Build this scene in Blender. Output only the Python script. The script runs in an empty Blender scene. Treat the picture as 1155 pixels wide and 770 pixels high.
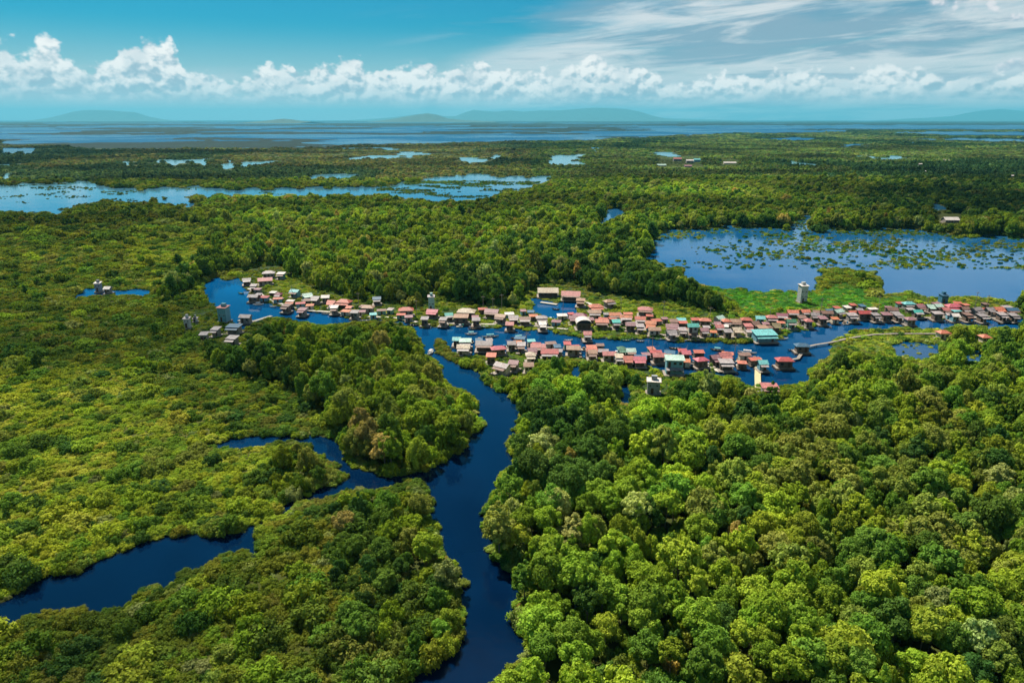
import bpy, math, random
import numpy as np
from mathutils import Vector, Matrix
R = math.radians
SC = bpy.context.scene
COL = SC.collection

# ------------------------------------------------------------------ camera, sky, sun, exposure
CAM_H = 80.0
FPX = 770.0                      # focal length in pixels of the 1155 px wide photograph
PITCH = math.atan(250.0 / FPX)   # the horizon sits 250 px above the middle
cam_data = bpy.data.cameras.new("camera")
cam_data.sensor_width = 36.0
cam_data.lens = 36.0 * FPX / 1155.0
cam_data.clip_start = 1.0
cam_data.clip_end = 200000.0
cam = bpy.data.objects.new("camera", cam_data)
cam.location = (0, 0, CAM_H)
cam.rotation_euler = (math.pi / 2 - PITCH, 0, 0)
COL.objects.link(cam)
SC.camera = cam

SUN_EL = R(54.0)
SUN_AZ = R(-34.0)                # compass bearing from +Y, clockwise: up sun is to the left, slightly ahead
to_sun = Vector((math.sin(SUN_AZ) * math.cos(SUN_EL), math.cos(SUN_AZ) * math.cos(SUN_EL), math.sin(SUN_EL)))
sun_data = bpy.data.lights.new("sun", 'SUN')
sun_data.energy = 4.8
sun_data.angle = R(0.5)
sun_data.color = (1.0, 0.93, 0.80)
sun = bpy.data.objects.new("sun", sun_data)
sun.rotation_euler = to_sun.to_track_quat('Z', 'Y').to_euler()
sun.location = (0, 0, 500)
COL.objects.link(sun)

SC.view_settings.view_transform = 'Standard'
SC.view_settings.look = 'None'
SC.view_settings.gamma = 1.0
SC.view_settings.exposure = 0.75
SC.view_settings.use_curve_mapping = False
SC.cycles.use_denoising = True
SC.cycles.max_bounces = 6
SC.cycles.diffuse_bounces = 2
SC.cycles.glossy_bounces = 2
SC.cycles.transmission_bounces = 3
SC.cycles.transparent_max_bounces = 8
SC.cycles.volume_bounces = 0
SC.cycles.caustics_reflective = False
SC.cycles.caustics_refractive = False


def cam_dir(px, py):
    """photo pixel -> world direction (arrays)"""
    px = np.asarray(px, float); py = np.asarray(py, float)
    x = (px - 577.5) / FPX; y = -(py - 385.0) / FPX
    cp, sp = math.cos(PITCH), math.sin(PITCH)
    return x, cp + y * sp, -sp + y * cp


def px2w(px, py, z=0.0):
    dx, dy, dz = cam_dir(px, py)
    t = (z - CAM_H) / dz
    return dx * t, dy * t


def w2px(x, y, z):
    x = np.asarray(x, float); y = np.asarray(y, float); z = np.asarray(z, float) - CAM_H
    cp, sp = math.cos(PITCH), math.sin(PITCH)
    dep = y * cp - z * sp
    v = y * sp + z * cp
    dep = np.maximum(dep, 1e-3)
    return 577.5 + FPX * x / dep, 385.0 - FPX * v / dep, dep


class NT:
    """tiny node-tree helper"""
    def __init__(self, tree):
        self.t = tree; self.n = tree.nodes; self.l = tree.links
    def node(self, kind, **kw):
        nd = self.n.new(kind)
        for k, v in kw.items():
            setattr(nd, k, v)
        return nd
    def put(self, sock, v):
        if hasattr(v, 'is_output') or isinstance(v, bpy.types.NodeSocket):
            self.l.new(v, sock)
        elif v is not None:
            sock.default_value = v
    def math(self, op, a, b=None, c=None, clamp=False):
        nd = self.node('ShaderNodeMath', operation=op, use_clamp=clamp)
        self.put(nd.inputs[0], a)
        if b is not None: self.put(nd.inputs[1], b)
        if c is not None: self.put(nd.inputs[2], c)
        return nd.outputs[0]
    def vmath(self, op, a, b=None, s=None):
        nd = self.node('ShaderNodeVectorMath', operation=op)
        self.put(nd.inputs[0], a)
        if b is not None: self.put(nd.inputs[1], b)
        if s is not None: self.put(nd.inputs['Scale'], s)
        return nd.outputs[0]
    def noise(self, vec, scale, detail=4.0, rough=0.5, lac=2.0, dist=0.0):
        nd = self.node('ShaderNodeTexNoise')
        self.put(nd.inputs['Vector'], vec)
        nd.inputs['Scale'].default_value = scale
        nd.inputs['Detail'].default_value = detail
        nd.inputs['Roughness'].default_value = rough
        nd.inputs['Lacunarity'].default_value = lac
        nd.inputs['Distortion'].default_value = dist
        return nd.outputs['Fac']
    def smooth(self, v, lo, hi, a=0.0, b=1.0):
        nd = self.node('ShaderNodeMapRange', interpolation_type='SMOOTHSTEP')
        self.put(nd.inputs['Value'], v)
        self.put(nd.inputs['From Min'], lo); self.put(nd.inputs['From Max'], hi)
        nd.inputs['To Min'].default_value = a; nd.inputs['To Max'].default_value = b
        return nd.outputs['Result']
    def mix(self, f, a, b, mode='MIX'):
        nd = self.node('ShaderNodeMix', data_type='RGBA', blend_type=mode)
        self.put(nd.inputs[0], f)
        for s, v in ((nd.inputs[6], a), (nd.inputs[7], b)):
            if isinstance(v, (tuple, list)): s.default_value = (*v[:3], 1.0)
            else: self.put(s, v)
        return nd.outputs[2]


def build_world():
    w = bpy.data.worlds.new("World")
    SC.world = w
    w.use_nodes = True
    t = NT(w.node_tree)
    t.n.clear()
    tc = t.node('ShaderNodeTexCoord')
    D = t.vmath('NORMALIZE', tc.outputs['Generated'])
    sep = t.node('ShaderNodeSeparateXYZ'); t.l.new(D, sep.inputs[0])
    X, Y, Z = sep.outputs
    hyp = t.math('SQRT', t.math('ADD', t.math('MULTIPLY', X, X), t.math('MULTIPLY', Y, Y)))
    el = t.math('DIVIDE', Z, t.math('MAXIMUM', hyp, 0.001))       # tangent of the elevation
    az = t.math('ARCTAN2', X, Y)
    sky = t.node('ShaderNodeTexSky', sky_type='NISHITA')
    sky.sun_disc = False
    sky.sun_elevation = SUN_EL
    sky.sun_rotation = SUN_AZ
    sky.altitude = 50.0
    sky.air_density = 1.0
    sky.dust_density = 0.6
    sky.ozone_density = 2.0
    base = t.mix(1.0, sky.outputs[0], (0.04, 0.50, 0.65), 'MULTIPLY')
    # paler, whiter air low over the horizon
    low = t.smooth(el, 0.0, 0.125, 1.0, 0.0)
    base = t.mix(t.math('MULTIPLY', low, 0.85), base, (6.6, 6.9, 7.1))

    def pt(px, py):
        dx, dy, dz = cam_dir(px, py)
        return math.atan2(dx, dy), float(dz / math.hypot(dx, dy))
    # ---- cumulus bank: its top edge as a profile over the compass
    tops = [(0,55),(15,58),(30,60),(42,52),(55,49),(70,60),(85,72),(97,80),(108,74),(125,64),(140,59),(155,56),(172,54),(190,54),(200,62),(207,76),
            (216,86),(230,84),(242,80),(250,86),(266,96),(280,92),(292,83),(310,80),(328,86),(345,91),(362,84),(380,77),(398,75),(412,80),(428,88),(445,84),
            (470,84),(500,84),(520,79),(540,74),(560,77),(580,82),(610,86),(650,82),(672,74),(700,76),(722,75),(742,82),(757,92),(780,88),(830,86),(850,90),
            (870,80),(884,76),(900,82),(940,90),(980,84),(1010,80),(1050,84),(1100,88),(1155,86)]
    A0, A1 = -0.70, 0.70
    E1 = 0.16
    fc = t.node('ShaderNodeFloatCurve')
    t.l.new(t.math('DIVIDE', t.math('SUBTRACT', az, A0), A1 - A0, clamp=True), fc.inputs['Value'])
    cv = fc.mapping.curves[0]
    pts = [pt(*p) for p in tops]
    cv.points[0].location = (0.0, pts[0][1] / E1)
    cv.points[1].location = (1.0, pts[-1][1] / E1)
    for a, e in pts:
        cv.points.new((a - A0) / (A1 - A0), e / E1)
    fc.mapping.update()
    top = t.math('MULTIPLY', fc.outputs[0], E1)
    st = t.node('ShaderNodeCombineXYZ')
    t.l.new(X, st.inputs[0]); t.l.new(Y, st.inputs[1]); t.l.new(t.math('MULTIPLY', Z, 1.35), st.inputs[2])
    P = st.outputs[0]
    sunoff = (-0.0040, 0.0, 0.0078)
    P2 = t.vmath('ADD', P, sunoff)
    big = t.noise(P, 15.0, 3.0, 0.5)
    def bill(p):
        n = t.noise(p, 58.0, 6.0, 0.54, 2.1, 0.2)
        v = t.node('ShaderNodeTexVoronoi', feature='SMOOTH_F1')
        t.l.new(p, v.inputs['Vector']); v.inputs['Scale'].default_value = 46.0
        v.inputs['Smoothness'].default_value = 0.35
        try: v.inputs['Detail'].default_value = 2.0; v.inputs['Roughness'].default_value = 0.5
        except Exception: pass
        return t.math('ADD', t.math('MULTIPLY', n, 0.9), t.math('MULTIPLY', t.math('SUBTRACT', 0.75, v.outputs['Distance']), 0.55))
    b1, b2 = bill(P), bill(P2)
    # distance below the top edge, in units of ~10 px
    dd = t.math('DIVIDE', t.math('SUBTRACT', top, el), 0.014)
    dens = t.math('ADD', t.math('ADD', dd, 1.0), t.math('MULTIPLY', t.math('SUBTRACT', b1, 0.62), 2.4))
    dens = t.math('ADD', dens, t.math('MULTIPLY', t.math('SUBTRACT', big, 0.5), 3.4))
    cmask = t.smooth(dens, 0.0, 0.75)
    # gaps deeper inside the bank and the ragged hazy bases
    gap = t.smooth(t.math('ADD', t.noise(P, 50.0, 4.0, 0.6), t.math('MULTIPLY', t.math('SUBTRACT', el, 0.030), 6.0)), 0.30, 0.42)
    basefade = t.smooth(el, 0.012, 0.042)
    cmask = t.math('MULTIPLY', t.math('MULTIPLY', cmask, basefade), t.math('ADD', 0.35, t.math('MULTIPLY', gap, 0.65)))
    relief = t.math('MULTIPLY', t.math('SUBTRACT', b1, b2), 2.9)
    hgt = t.smooth(dd, 0.0, 3.4, 1.0, 0.0)
    lit = t.math('ADD', t.math('ADD', t.math('MULTIPLY', hgt, 0.72), relief), 0.24, clamp=True)
    lit = t.math('MULTIPLY', lit, t.smooth(t.noise(P, 24.0, 3.0, 0.55), 0.30, 0.55, 0.62, 1.0))
    ccol = t.mix(lit, (4.2, 5.2, 6.0), (11.0, 10.4, 9.9))
    # ---- high thin sheets and streaks, thicker to the right
    sm = t.node('ShaderNodeCombineXYZ')
    t.l.new(t.math('MULTIPLY', az, 3.2), sm.inputs[0])
    t.l.new(t.math('SUBTRACT', t.math('MULTIPLY', el, 24.0), t.math('MULTIPLY', az, 1.6)), sm.inputs[1])
    s1 = t.noise(sm.outputs[0], 1.5, 8.0, 0.60, 2.1, 0.5)
    s2 = t.noise(t.vmath('ADD', sm.outputs[0], (7.3, 2.2, 0.0)), 0.8, 5.0, 0.55, 2.0, 0.4)
    # blue clearing up left: rises with (az) going right
    edge = t.math('ADD', t.math('MULTIPLY', az, 0.42), 0.105)
    front = t.smooth(t.math('SUBTRACT', t.math('ADD', edge, t.math('MULTIPLY', t.math('SUBTRACT', s2, 0.5), 0.14)), el), -0.030, 0.040)
    rightw = t.smooth(az, -0.40, 0.10)
    cir = t.math('MULTIPLY', t.math('MULTIPLY', front, rightw), t.smooth(s1, 0.26, 0.58, 0.45, 1.0))
    streak = t.math('MULTIPLY', t.smooth(s1, 0.52, 0.74), t.math('MULTIPLY', t.smooth(az, -0.25, 0.1), 0.5))
    cir = t.math('MAXIMUM', cir, streak)
    # long grey bars low over the middle and the right
    sm2 = t.node('ShaderNodeCombineXYZ')
    t.l.new(t.math('MULTIPLY', az, 4.0), sm2.inputs[0]); t.l.new(t.math('MULTIPLY', el, 60.0), sm2.inputs[1])
    bars = t.noise(sm2.outputs[0], 1.0, 4.0, 0.55, 2.0, 0.3)
    bars = t.math('MULTIPLY', t.smooth(bars, 0.55, 0.66), t.math('MULTIPLY', t.smooth(az, -0.12, 0.05), t.smooth(el, 0.16, 0.10)))
    greyn = t.smooth(t.noise(t.vmath('ADD', sm.outputs[0], (1.1, 5.2, 3.0)), 1.5, 6.0, 0.6, 2.0, 0.4), 0.44, 0.60)
    circol = t.mix(greyn, (7.5, 7.7, 7.8), (2.8, 4.0, 5.0))
    out = t.mix(t.math('MULTIPLY', cir, 0.94), base, circol)
    out = t.mix(t.math('MULTIPLY', bars, 0.75), out, (2.5, 3.9, 5.0))
    # ---- a few separate cumuli higher up to the right
    puffs = [(1085, 2, 58, 15), (1150, 20, 26, 9), (482, 75, 20, 4), (1148, 75, 30, 9), (850, 105, 30, 5), (773, 78, 8, 4)]
    pm = None
    for (qx, qy, rx, ry) in puffs:
        a, e = pt(qx, qy)
        u = t.math('DIVIDE', t.math('SUBTRACT', az, a), rx / FPX)
        v = t.math('DIVIDE', t.math('SUBTRACT', el, e), ry / FPX)
        q = t.math('SUBTRACT', 1.0, t.math('SQRT', t.math('ADD', t.math('MULTIPLY', u, u), t.math('MULTIPLY', v, v))))
        pm = q if pm is None else t.math('MAXIMUM', pm, q)
    pd = t.math('ADD', pm, t.math('MULTIPLY', t.math('SUBTRACT', b1, 0.62), 1.5))
    out = t.mix(t.math('MULTIPLY', t.smooth(pd, 0.0, 0.6), 0.9), out, t.mix(t.math('ADD', 0.45, relief, clamp=True), (4.6, 5.3, 6.2), (8.9, 8.4, 8.5)))
    # faint flat banks under the cumuli
    strat = t.noise(sm.outputs[0], 2.6, 5.0, 0.6)
    sfade = t.math('MULTIPLY', t.smooth(el, 0.010, 0.028), t.smooth(el, 0.07, 0.035))
    out = t.mix(t.math('MULTIPLY', t.math('MULTIPLY', sfade, t.smooth(strat, 0.34, 0.58)), 0.75), out, (6.6, 7.0, 7.5))
    out = t.mix(t.math('MULTIPLY', cmask, 0.97), out, ccol)
    bg = t.node('ShaderNodeBackground')
    t.l.new(out, bg.inputs['Color'])
    bg.inputs['Strength'].default_value = 0.062
    wo = t.node('ShaderNodeOutputWorld')
    t.l.new(bg.outputs[0], wo.inputs['Surface'])
    w.cycles.sampling_method = 'MANUAL'
    w.cycles.sample_map_resolution = 512


build_world()

# ------------------------------------------------------------------ helpers
def tag(o, label=None, cat=None, group=None, kind=None):
    if label: o['label'] = label
    if cat: o['category'] = cat
    if group: o['group'] = group
    if kind: o['kind'] = kind
    return o


def new_mat(name):
    m = bpy.data.materials.new(name)
    m.use_nodes = True
    t = NT(m.node_tree)
    return m, t, m.node_tree.nodes['Principled BSDF'], m.node_tree.nodes['Material Output']


def hash2(ix, iy, seed):
    n = (ix.astype(np.int64) * 374761393 + iy.astype(np.int64) * 668265263 + seed * 974634777) & 0xFFFFFFFF
    n = ((n ^ (n >> 13)) * 1274126177) & 0xFFFFFFFF
    n = (n ^ (n >> 16)) & 0xFFFFFFFF
    return n / 4294967295.0


def vnoise(x, y, seed=0):
    ix = np.floor(x); iy = np.floor(y)
    fx = x - ix; fy = y - iy
    fx = fx * fx * (3 - 2 * fx); fy = fy * fy * (3 - 2 * fy)
    a = hash2(ix, iy, seed); b = hash2(ix + 1, iy, seed)
    c = hash2(ix, iy + 1, seed); d = hash2(ix + 1, iy + 1, seed)
    return (a * (1 - fx) + b * fx) * (1 - fy) + (c * (1 - fx) + d * fx) * fy


def fbm(x, y, seed=0, oct=4):
    s = 0; a = 0.5; n = 0
    for k in range(oct):
        s = s + a * vnoise(x, y, seed + k * 17); n += a
        x = x * 2.03 + 11.3; y = y * 2.03 + 5.7; a *= 0.5
    return s / n


# ------------------------------------------------------------------ survey of the place (outlines read off the photograph, used as a map)
SX = 2
MW, MH = 1155 * SX, 800 * SX


def raster(polys):
    m = np.zeros((MH, MW), bool)
    for poly in polys:
        p = np.array(poly, float) * SX
        y0 = max(0, int(p[:, 1].min())); y1 = min(MH - 1, int(p[:, 1].max()) + 1)
        for yy in range(y0, y1 + 1):
            yc = yy + 0.5
            xs = []
            for i in range(len(p)):
                xa, ya = p[i]; xb, yb = p[(i + 1) % len(p)]
                if (ya <= yc) != (yb <= yc):
                    xs.append(xa + (yc - ya) / (yb - ya) * (xb - xa))
            xs.sort()
            for a, b in zip(xs[::2], xs[1::2]):
                a = int(max(0, round(a))); b = int(min(MW, round(b)))
                if b > a: m[yy, a:b] = True
    return m


def look(m, px, py, outside=False):
    ix = np.clip((px * SX).astype(int), 0, MW - 1)
    iy = np.clip((py * SX).astype(int), 0, MH - 1)
    return m[iy, ix]


CHANNEL = [(430,800),(453,770),(479,757),(515,727),(519,701),(513,680),(521,658),(508,633),(491,620),(489,598),(478,580),(487,566),(482,552),(468,540),(455,545),(436,553),
           (415,552),(397,553),(380,560),(362,565),(334,568),(322,581),(300,590),(290,596),(294,609),(292,634),(284,637),(278,622),(258,629),(230,640),(201,649),(197,661),(161,669),
           (153,679),(129,691),(80,691),(50,693),(24,697),(16,712),(-10,716),(-10,690),(0,681),(24,661),(44,647),(76,649),(101,637),(121,627),(149,615),(185,599),(201,604),
           (241,601),(274,599),(294,588),(318,571),(340,560),(356,552),(376,546),(394,540),(384,530),(366,522),(354,510),(344,502),(334,499),(310,500),(278,506),(249,508),(233,504),(229,500),
           (249,496),(278,492),(308,491),(338,492),(360,491),(382,495),(388,510),(393,522),(415,532),(440,536),(474,533),(496,521),(510,512),(521,504),(524,494),(545,479),(534,466),
           (538,453),(525,443),(509,437),(496,422),(490,408),(474,396),(474,383),(463,371),(450,366),(424,363),(390,365),(362,367),(336,362),(305,359),(286,366),(276,371),(262,366),(250,352),(243,342),(232,340),
           (228,328),(230,318),(240,312),(252,315),(266,312),(274,320),(279,334),(292,339),(310,345),(336,350),(362,352),(388,357),(421,360),(458,365),(477,368),(511,368),(529,368),(569,369),(585,371),
           (623,373),(642,377),(661,381),(697,382),(731,382),(775,384),(825,386),(862,384),(880,381),(897,374),(925,367),(933,363),(960,360),(990,357),(1016,360),(1050,360),(1078,359),(1141,359),(1175,360),
           (1175,372),(1143,372),(1110,370),(1081,368),(1058,371),(1020,370),(1000,371),(964,373),(951,378),(936,386),(941,391),(940,400),(925,409),(912,419),(922,427),(910,433),(894,436),(881,438),
           (860,436),(842,436),(830,428),(800,424),(775,422),(752,421),(747,416),(725,413),(700,406),(675,404),(631,402),(600,398),(573,400),(552,402),(521,404),(508,398),(500,386),(494,384),(489,390),(492,398),(505,405),
           (523,413),(544,421),(550,433),(573,441),(588,456),(583,487),(573,500),(581,526),(566,534),(556,560),(543,581),(546,596),(560,606),(556,625),(562,636),(581,646),(585,662),(583,690),(588,714),(596,738),(580,752),(566,761),(551,775),(545,800)]
POND = [(598,337),(610,337),(627,341),(652,341),(651,350),(642,360),(627,360),(606,355),(596,350)]
LEFT_POOL = [(84,329),(100,324),(130,326),(171,325),(164,336),(120,333),(87,337)]
FLOODED = [(729,285),(737,268),(755,259),(798,257),(876,255),(892,262),(897,250),(901,243),(909,243),(909,252),(911,262),(936,258),(1014,259),(1053,261),(1088,266),(1170,270),(1170,343),(1110,337),(1045,335),(1023,330),(993,333),
           (990,318),(985,305),(965,302),(930,303),(922,312),(930,322),(915,329),(897,329),(850,327),(798,323),(772,316),(763,303),(737,297)]
BIG_LEFT = [(-10,209),(40,207),(87,204),(111,204),(116,211),(180,212),(229,211),(320,212),(400,211),(428,209),(455,206),(480,202),(498,199),(532,198),(581,200),(622,199),(619,204),(600,208),(584,214),(553,221),
            (518,225),(484,226),(460,221),(428,219),(400,219),(360,220),(312,221),(263,219),(222,220),(205,222),(216,228),(212,233),(183,230),(180,224),(173,222),(166,228),(140,227),(114,226),(96,229),(80,233),(66,239),(-10,239)]
SMALL_PONDS = [[(678,238),(690,235),(702,236),(698,243),(684,252),(677,250)],
               [(166,184),(180,180),(235,181),(225,184)], [(-5,195),(10,195),(21,198),(10,201),(-5,200)], [(132,183),(160,182),(158,186),(135,186)],
               [(242,186),(255,184),(263,188),(252,191)], [(190,199),(215,199),(210,201)], [(456,175),(468,173),(474,177),(462,179)],
               [(508,180),(530,177),(570,176),(555,181),(525,183)], [(612,174),(638,172),(634,176),(616,177)], [(664,169),(678,169),(672,172)],
               [(-5,167),(30,167),(45,169),(30,172),(-5,172)], [(1053,233),(1066,231),(1074,235),(1060,237)],
               [(1000,388),(1030,384),(1062,386),(1064,400),(1040,408),(1010,402)], [(1082,392),(1108,394),(1112,408),(1088,410)], [(695,436),(706,430),(716,440),(714,456),(698,458)],
               [(640,418),(652,412),(660,420),(652,430),(642,428)]]
FAR_LAKE = [(-200,141.5),(1400,141.5),(1400,143.5),(1000,144.5),(900,146),(807,150),(755,152),(726,155),(657,157.5),(567,159),(529,160.5),(415,162),(346,165.5),(230,166),(110,167),(83,165.5),(70,162),(-200,161)]
FAR_STREAKS = [[(780,148),(860,146.5),(960,147),(960,148.5),(860,149.5)], [(840,156),(900,155),(940,156),(900,157.5)], [(1010,156.5),(1080,155.5),(1155,157),(1400,157),(1400,159),(1120,159)], [(930,163),(970,162.5),(985,163.5),(950,165)], [(887,143),(950,141),(1400,141.5),(1400,145),(1020,145.5)], [(994,149),(1060,148),(1400,150),(1400,154),(1080,152)], [(1024,160),(1036,160),(1034,161.5),(1024,161.5)]]
def warp(m):
    yy, xx = np.mgrid[0:MH, 0:MW] / SX
    amp = np.clip((420 - yy) / 120, 0.25, 1)
    ax = (fbm(xx / 16, yy / 5, 201, 3) - .5) * 26 * amp; ay = (fbm(xx / 13, yy / 5, 202, 3) - .5) * 9 * amp
    near = yy > 345
    ax = np.where(near, (fbm(xx / 14, yy / 9, 203, 3) - .5) * 9, ax); ay = np.where(near, (fbm(xx / 14, yy / 9, 204, 3) - .5) * 6, ay)
    ay = np.where(yy < 170, ay * .25, ay)
    return m[np.clip(((yy + ay) * SX).astype(int), 0, MH - 1), np.clip(((xx + ax) * SX).astype(int), 0, MW - 1)]


WATER = raster([CHANNEL, POND, LEFT_POOL, FLOODED, BIG_LEFT, FAR_LAKE] + SMALL_PONDS + FAR_STREAKS)
WATER = warp(WATER)


def beyond(px, py):
    """open water that runs on past the sides of the map"""
    return ((px > 1154) & (px < 1420) & (py > 266) & (py < 340)) | ((px > 1154) & (py > 359.5) & (py < 372) & (px < 1400)) | ((px < 0) & (px > -260) & (py > 209) & (py < 239)) | ((px < 0) & (px > -200) & (py > 690) & (py < 716))
# strips where the village and open grass must stay in view
VILLAGE = raster([[(274,306),(290,300),(322,300),(326,312),(350,325),(385,332),(392,338),(430,340),(470,346),(500,340),(530,343),(575,346),(598,350),(600,352),(640,358),(652,346),(660,338),(678,330),(700,334),(715,338),(745,340),
                   (800,352),(840,352),(880,350),(940,344),(1000,342),(1022,336),(1155,340),(1175,356),(1175,362),(940,366),(890,380),(640,378),(500,370),(420,362),(330,352),(270,340)],
                  [(510,378),(600,380),(650,384),(720,388),(850,396),(935,384),(935,378),(1055,370),(1072,372),(1072,382),(1000,382),(935,395),(915,402),(900,424),(882,440),(850,440),(850,420),(800,420),(776,425),(756,425),(750,448),(724,448),(724,424),(702,410),(640,404),(600,404),(604,416),(596,422),(556,424),(552,412),(545,404),(512,396)],
                  [(236,338),(262,334),(290,346),(310,354),(310,364),(285,372),(280,388),(255,388),(236,380),(228,372),(204,372),(204,352),(228,350)],
                  [(103,312),(128,314),(128,330),(103,332)], [(600,320),(660,322),(678,336),(650,344),(596,340)], [(896,316),(916,316),(916,344),(896,344)], [(480,328),(497,328),(497,352),(480,352)],
                  [(1058,242),(1086,242),(1086,251),(1058,251)], [(1056,366),(1072,366),(1072,384),(1056,384)], [(1104,370),(1120,370),(1120,384),(1104,384)], [(742,176),(792,176),(792,189),(742,189)], [(812,180),(834,180),(834,187),(812,187)]])
MEADOW = raster([[(798,323),(850,328),(900,330),(925,330),(950,318),(990,336),(1022,334),(1020,344),(985,348),(930,348),(880,352),(840,353),(828,338),(805,328)]])
LIMEGRASS = raster([[(662,340),(700,338),(745,350),(770,355),(790,356),(740,366),(690,362)], [(296,316),(330,316),(360,328),(350,338),(320,338),(300,330)], [(484,356),(530,352),(600,356),(600,368),(500,368)],
                    [(940,384),(960,374),(1060,374),(1064,384),(1000,398),(960,396)], [(420,350),(500,350),(480,366),(440,362)], [(594,326),(604,330),(592,352),(582,348)], [(840,412),(856,412),(852,428),(842,426)],
                    [(870,394),(888,394),(884,404),(868,402)], [(640,358),(665,360),(660,368),(640,368)]])
TALL = raster([[(250,366),(300,362),(380,366),(460,370),(545,440),(548,480),(525,500),(495,528),(440,536),(395,525),(384,492),(370,470),(330,440),(250,420),(230,395)],     # wooded point
               [(495,386),(520,400),(600,402),(720,412),(760,425),(940,400),(1000,386),(1175,374),(1175,830),(540,830),(590,750),(540,600),(590,470)],                       # right bank
               [(180,345),(215,310),(250,296),(240,262),(200,250),(280,232),(420,222),(560,226),(620,214),(700,200),(800,190),(1175,190),(1175,272),(1050,264),(900,258),(760,262),(735,280),(740,300),(800,325),(835,345),(800,356),(730,345),(600,345),(560,352),(480,345),(380,338),(330,312),(262,305),(230,320)],
               [(380,565),(480,560),(530,640),(535,720),(430,800),(400,760),(385,690),(370,630)], [(330,498),(366,520),(395,540),(352,556),(318,572),(300,540)], [(1040,372),(1175,356),(1175,400),(1040,400)]])
DARKWOOD_AND_SHADE = raster([[(590,292),(700,270),(740,300),(800,330),(800,352),(740,345),(600,335)], [(500,318),(590,310),(590,348),(510,345)], [(180,350),(215,310),(240,300),(262,305),(225,330),(220,350)], [(230,390),(300,366),(330,440),(260,440)],
                   [(1000,205),(1175,200),(1175,262),(1060,250),(960,240)], [(700,500),(590,470),(580,560),(620,580),(700,560)], [(350,575),(450,590),(470,690),(400,700),(360,650)]])  # darker woods; some patches carry the shade of clouds in their leaf colour
GOLD = raster([[(-10,400),(150,420),(230,470),(300,500),(390,535),(320,590),(200,600),(60,650),(-10,690)], [(140,268),(260,262),(260,300),(150,300)]])

# ------------------------------------------------------------------ materials of ground and water
def ground_material():
    m, t, b, o = new_mat("marsh_ground")
    at = t.node('ShaderNodeAttribute', attribute_name='cover')
    geo = t.node('ShaderNodeNewGeometry')
    n1 = t.noise(geo.outputs['Position'], 0.35, 6.0, 0.65)
    n2 = t.noise(geo.outputs['Position'], 0.012, 6.0, 0.6)
    n3 = t.noise(geo.outputs['Position'], 0.0016, 6.0, 0.62)
    f = t.math('MULTIPLY', t.math('ADD', 0.45, t.math('MULTIPLY', n1, 1.1)), t.math('ADD', 0.35, t.math('MULTIPLY', n2, 1.3)))
    f = t.math('MULTIPLY', f, t.math('ADD', 0.3, t.math('MULTIPLY', n3, 1.4)))
    c = t.vmath('SCALE', at.outputs['Color'], s=f)
    t.l.new(c, b.inputs['Base Color'])
    b.inputs['Roughness'].default_value = 0.9
    b.inputs['Specular IOR Level'].default_value = 0.1
    return m


def water_material():
    m, t, b, o = new_mat("dark_water")
    geo = t.node('ShaderNodeNewGeometry')
    P = geo.outputs['Position']
    n1 = t.noise(P, 0.9, 3.0, 0.55)
    n2 = t.noise(P, 0.006, 4.0, 0.6)
    n3 = t.noise(P, 0.0012, 5.0, 0.65)
    n4 = t.noise(P, 0.045, 4.0, 0.6)
    ln = t.vmath('LENGTH', P)
    cd = t.node('ShaderNodeVectorMath', operation='LENGTH')
    t.l.new(P, cd.inputs[0])
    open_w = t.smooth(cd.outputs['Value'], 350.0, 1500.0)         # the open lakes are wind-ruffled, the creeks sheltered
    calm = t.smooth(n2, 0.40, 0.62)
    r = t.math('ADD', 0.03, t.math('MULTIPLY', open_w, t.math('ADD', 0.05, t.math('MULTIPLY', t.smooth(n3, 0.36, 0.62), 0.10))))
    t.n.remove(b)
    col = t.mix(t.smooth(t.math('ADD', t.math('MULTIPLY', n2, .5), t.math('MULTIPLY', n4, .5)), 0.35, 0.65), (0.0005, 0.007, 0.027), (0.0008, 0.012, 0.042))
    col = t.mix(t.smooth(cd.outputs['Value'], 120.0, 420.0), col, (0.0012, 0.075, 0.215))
    col = t.mix(open_w, col, (0.100, 0.250, 0.290))  # lakes paler: part of the sky's reflection is put into the diffuse colour
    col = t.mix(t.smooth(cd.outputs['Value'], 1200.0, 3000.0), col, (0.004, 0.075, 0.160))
    bp = t.node('ShaderNodeBump')
    bp.inputs['Strength'].default_value = 0.22
    bp.inputs['Distance'].default_value = 0.12
    t.l.new(t.math('MULTIPLY', n1, t.smooth(n4, 0.35, 0.65, 0.35, 1.6)), bp.inputs['Height'])
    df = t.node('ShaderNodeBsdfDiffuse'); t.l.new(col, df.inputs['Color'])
    gl = t.node('ShaderNodeBsdfGlossy'); t.l.new(r, gl.inputs['Roughness']); t.l.new(bp.outputs[0], gl.inputs['Normal'])
    gl.inputs['Color'].default_value = (0.80, 0.94, 1.0, 1)
    fr = t.node('ShaderNodeFresnel'); fr.inputs['IOR'].default_value = 1.33
    # wave slopes keep real open water from ever mirroring the whole sky
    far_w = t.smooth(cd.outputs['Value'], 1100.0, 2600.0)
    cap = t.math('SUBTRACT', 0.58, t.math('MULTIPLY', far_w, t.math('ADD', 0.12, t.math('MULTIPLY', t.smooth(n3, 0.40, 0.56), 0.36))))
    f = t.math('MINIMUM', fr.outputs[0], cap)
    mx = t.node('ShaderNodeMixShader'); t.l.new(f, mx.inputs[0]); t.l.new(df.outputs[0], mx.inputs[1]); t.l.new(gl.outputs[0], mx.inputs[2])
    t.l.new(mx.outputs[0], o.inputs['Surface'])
    return m


M_GROUND = ground_material()
M_WATER = water_material()


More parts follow.
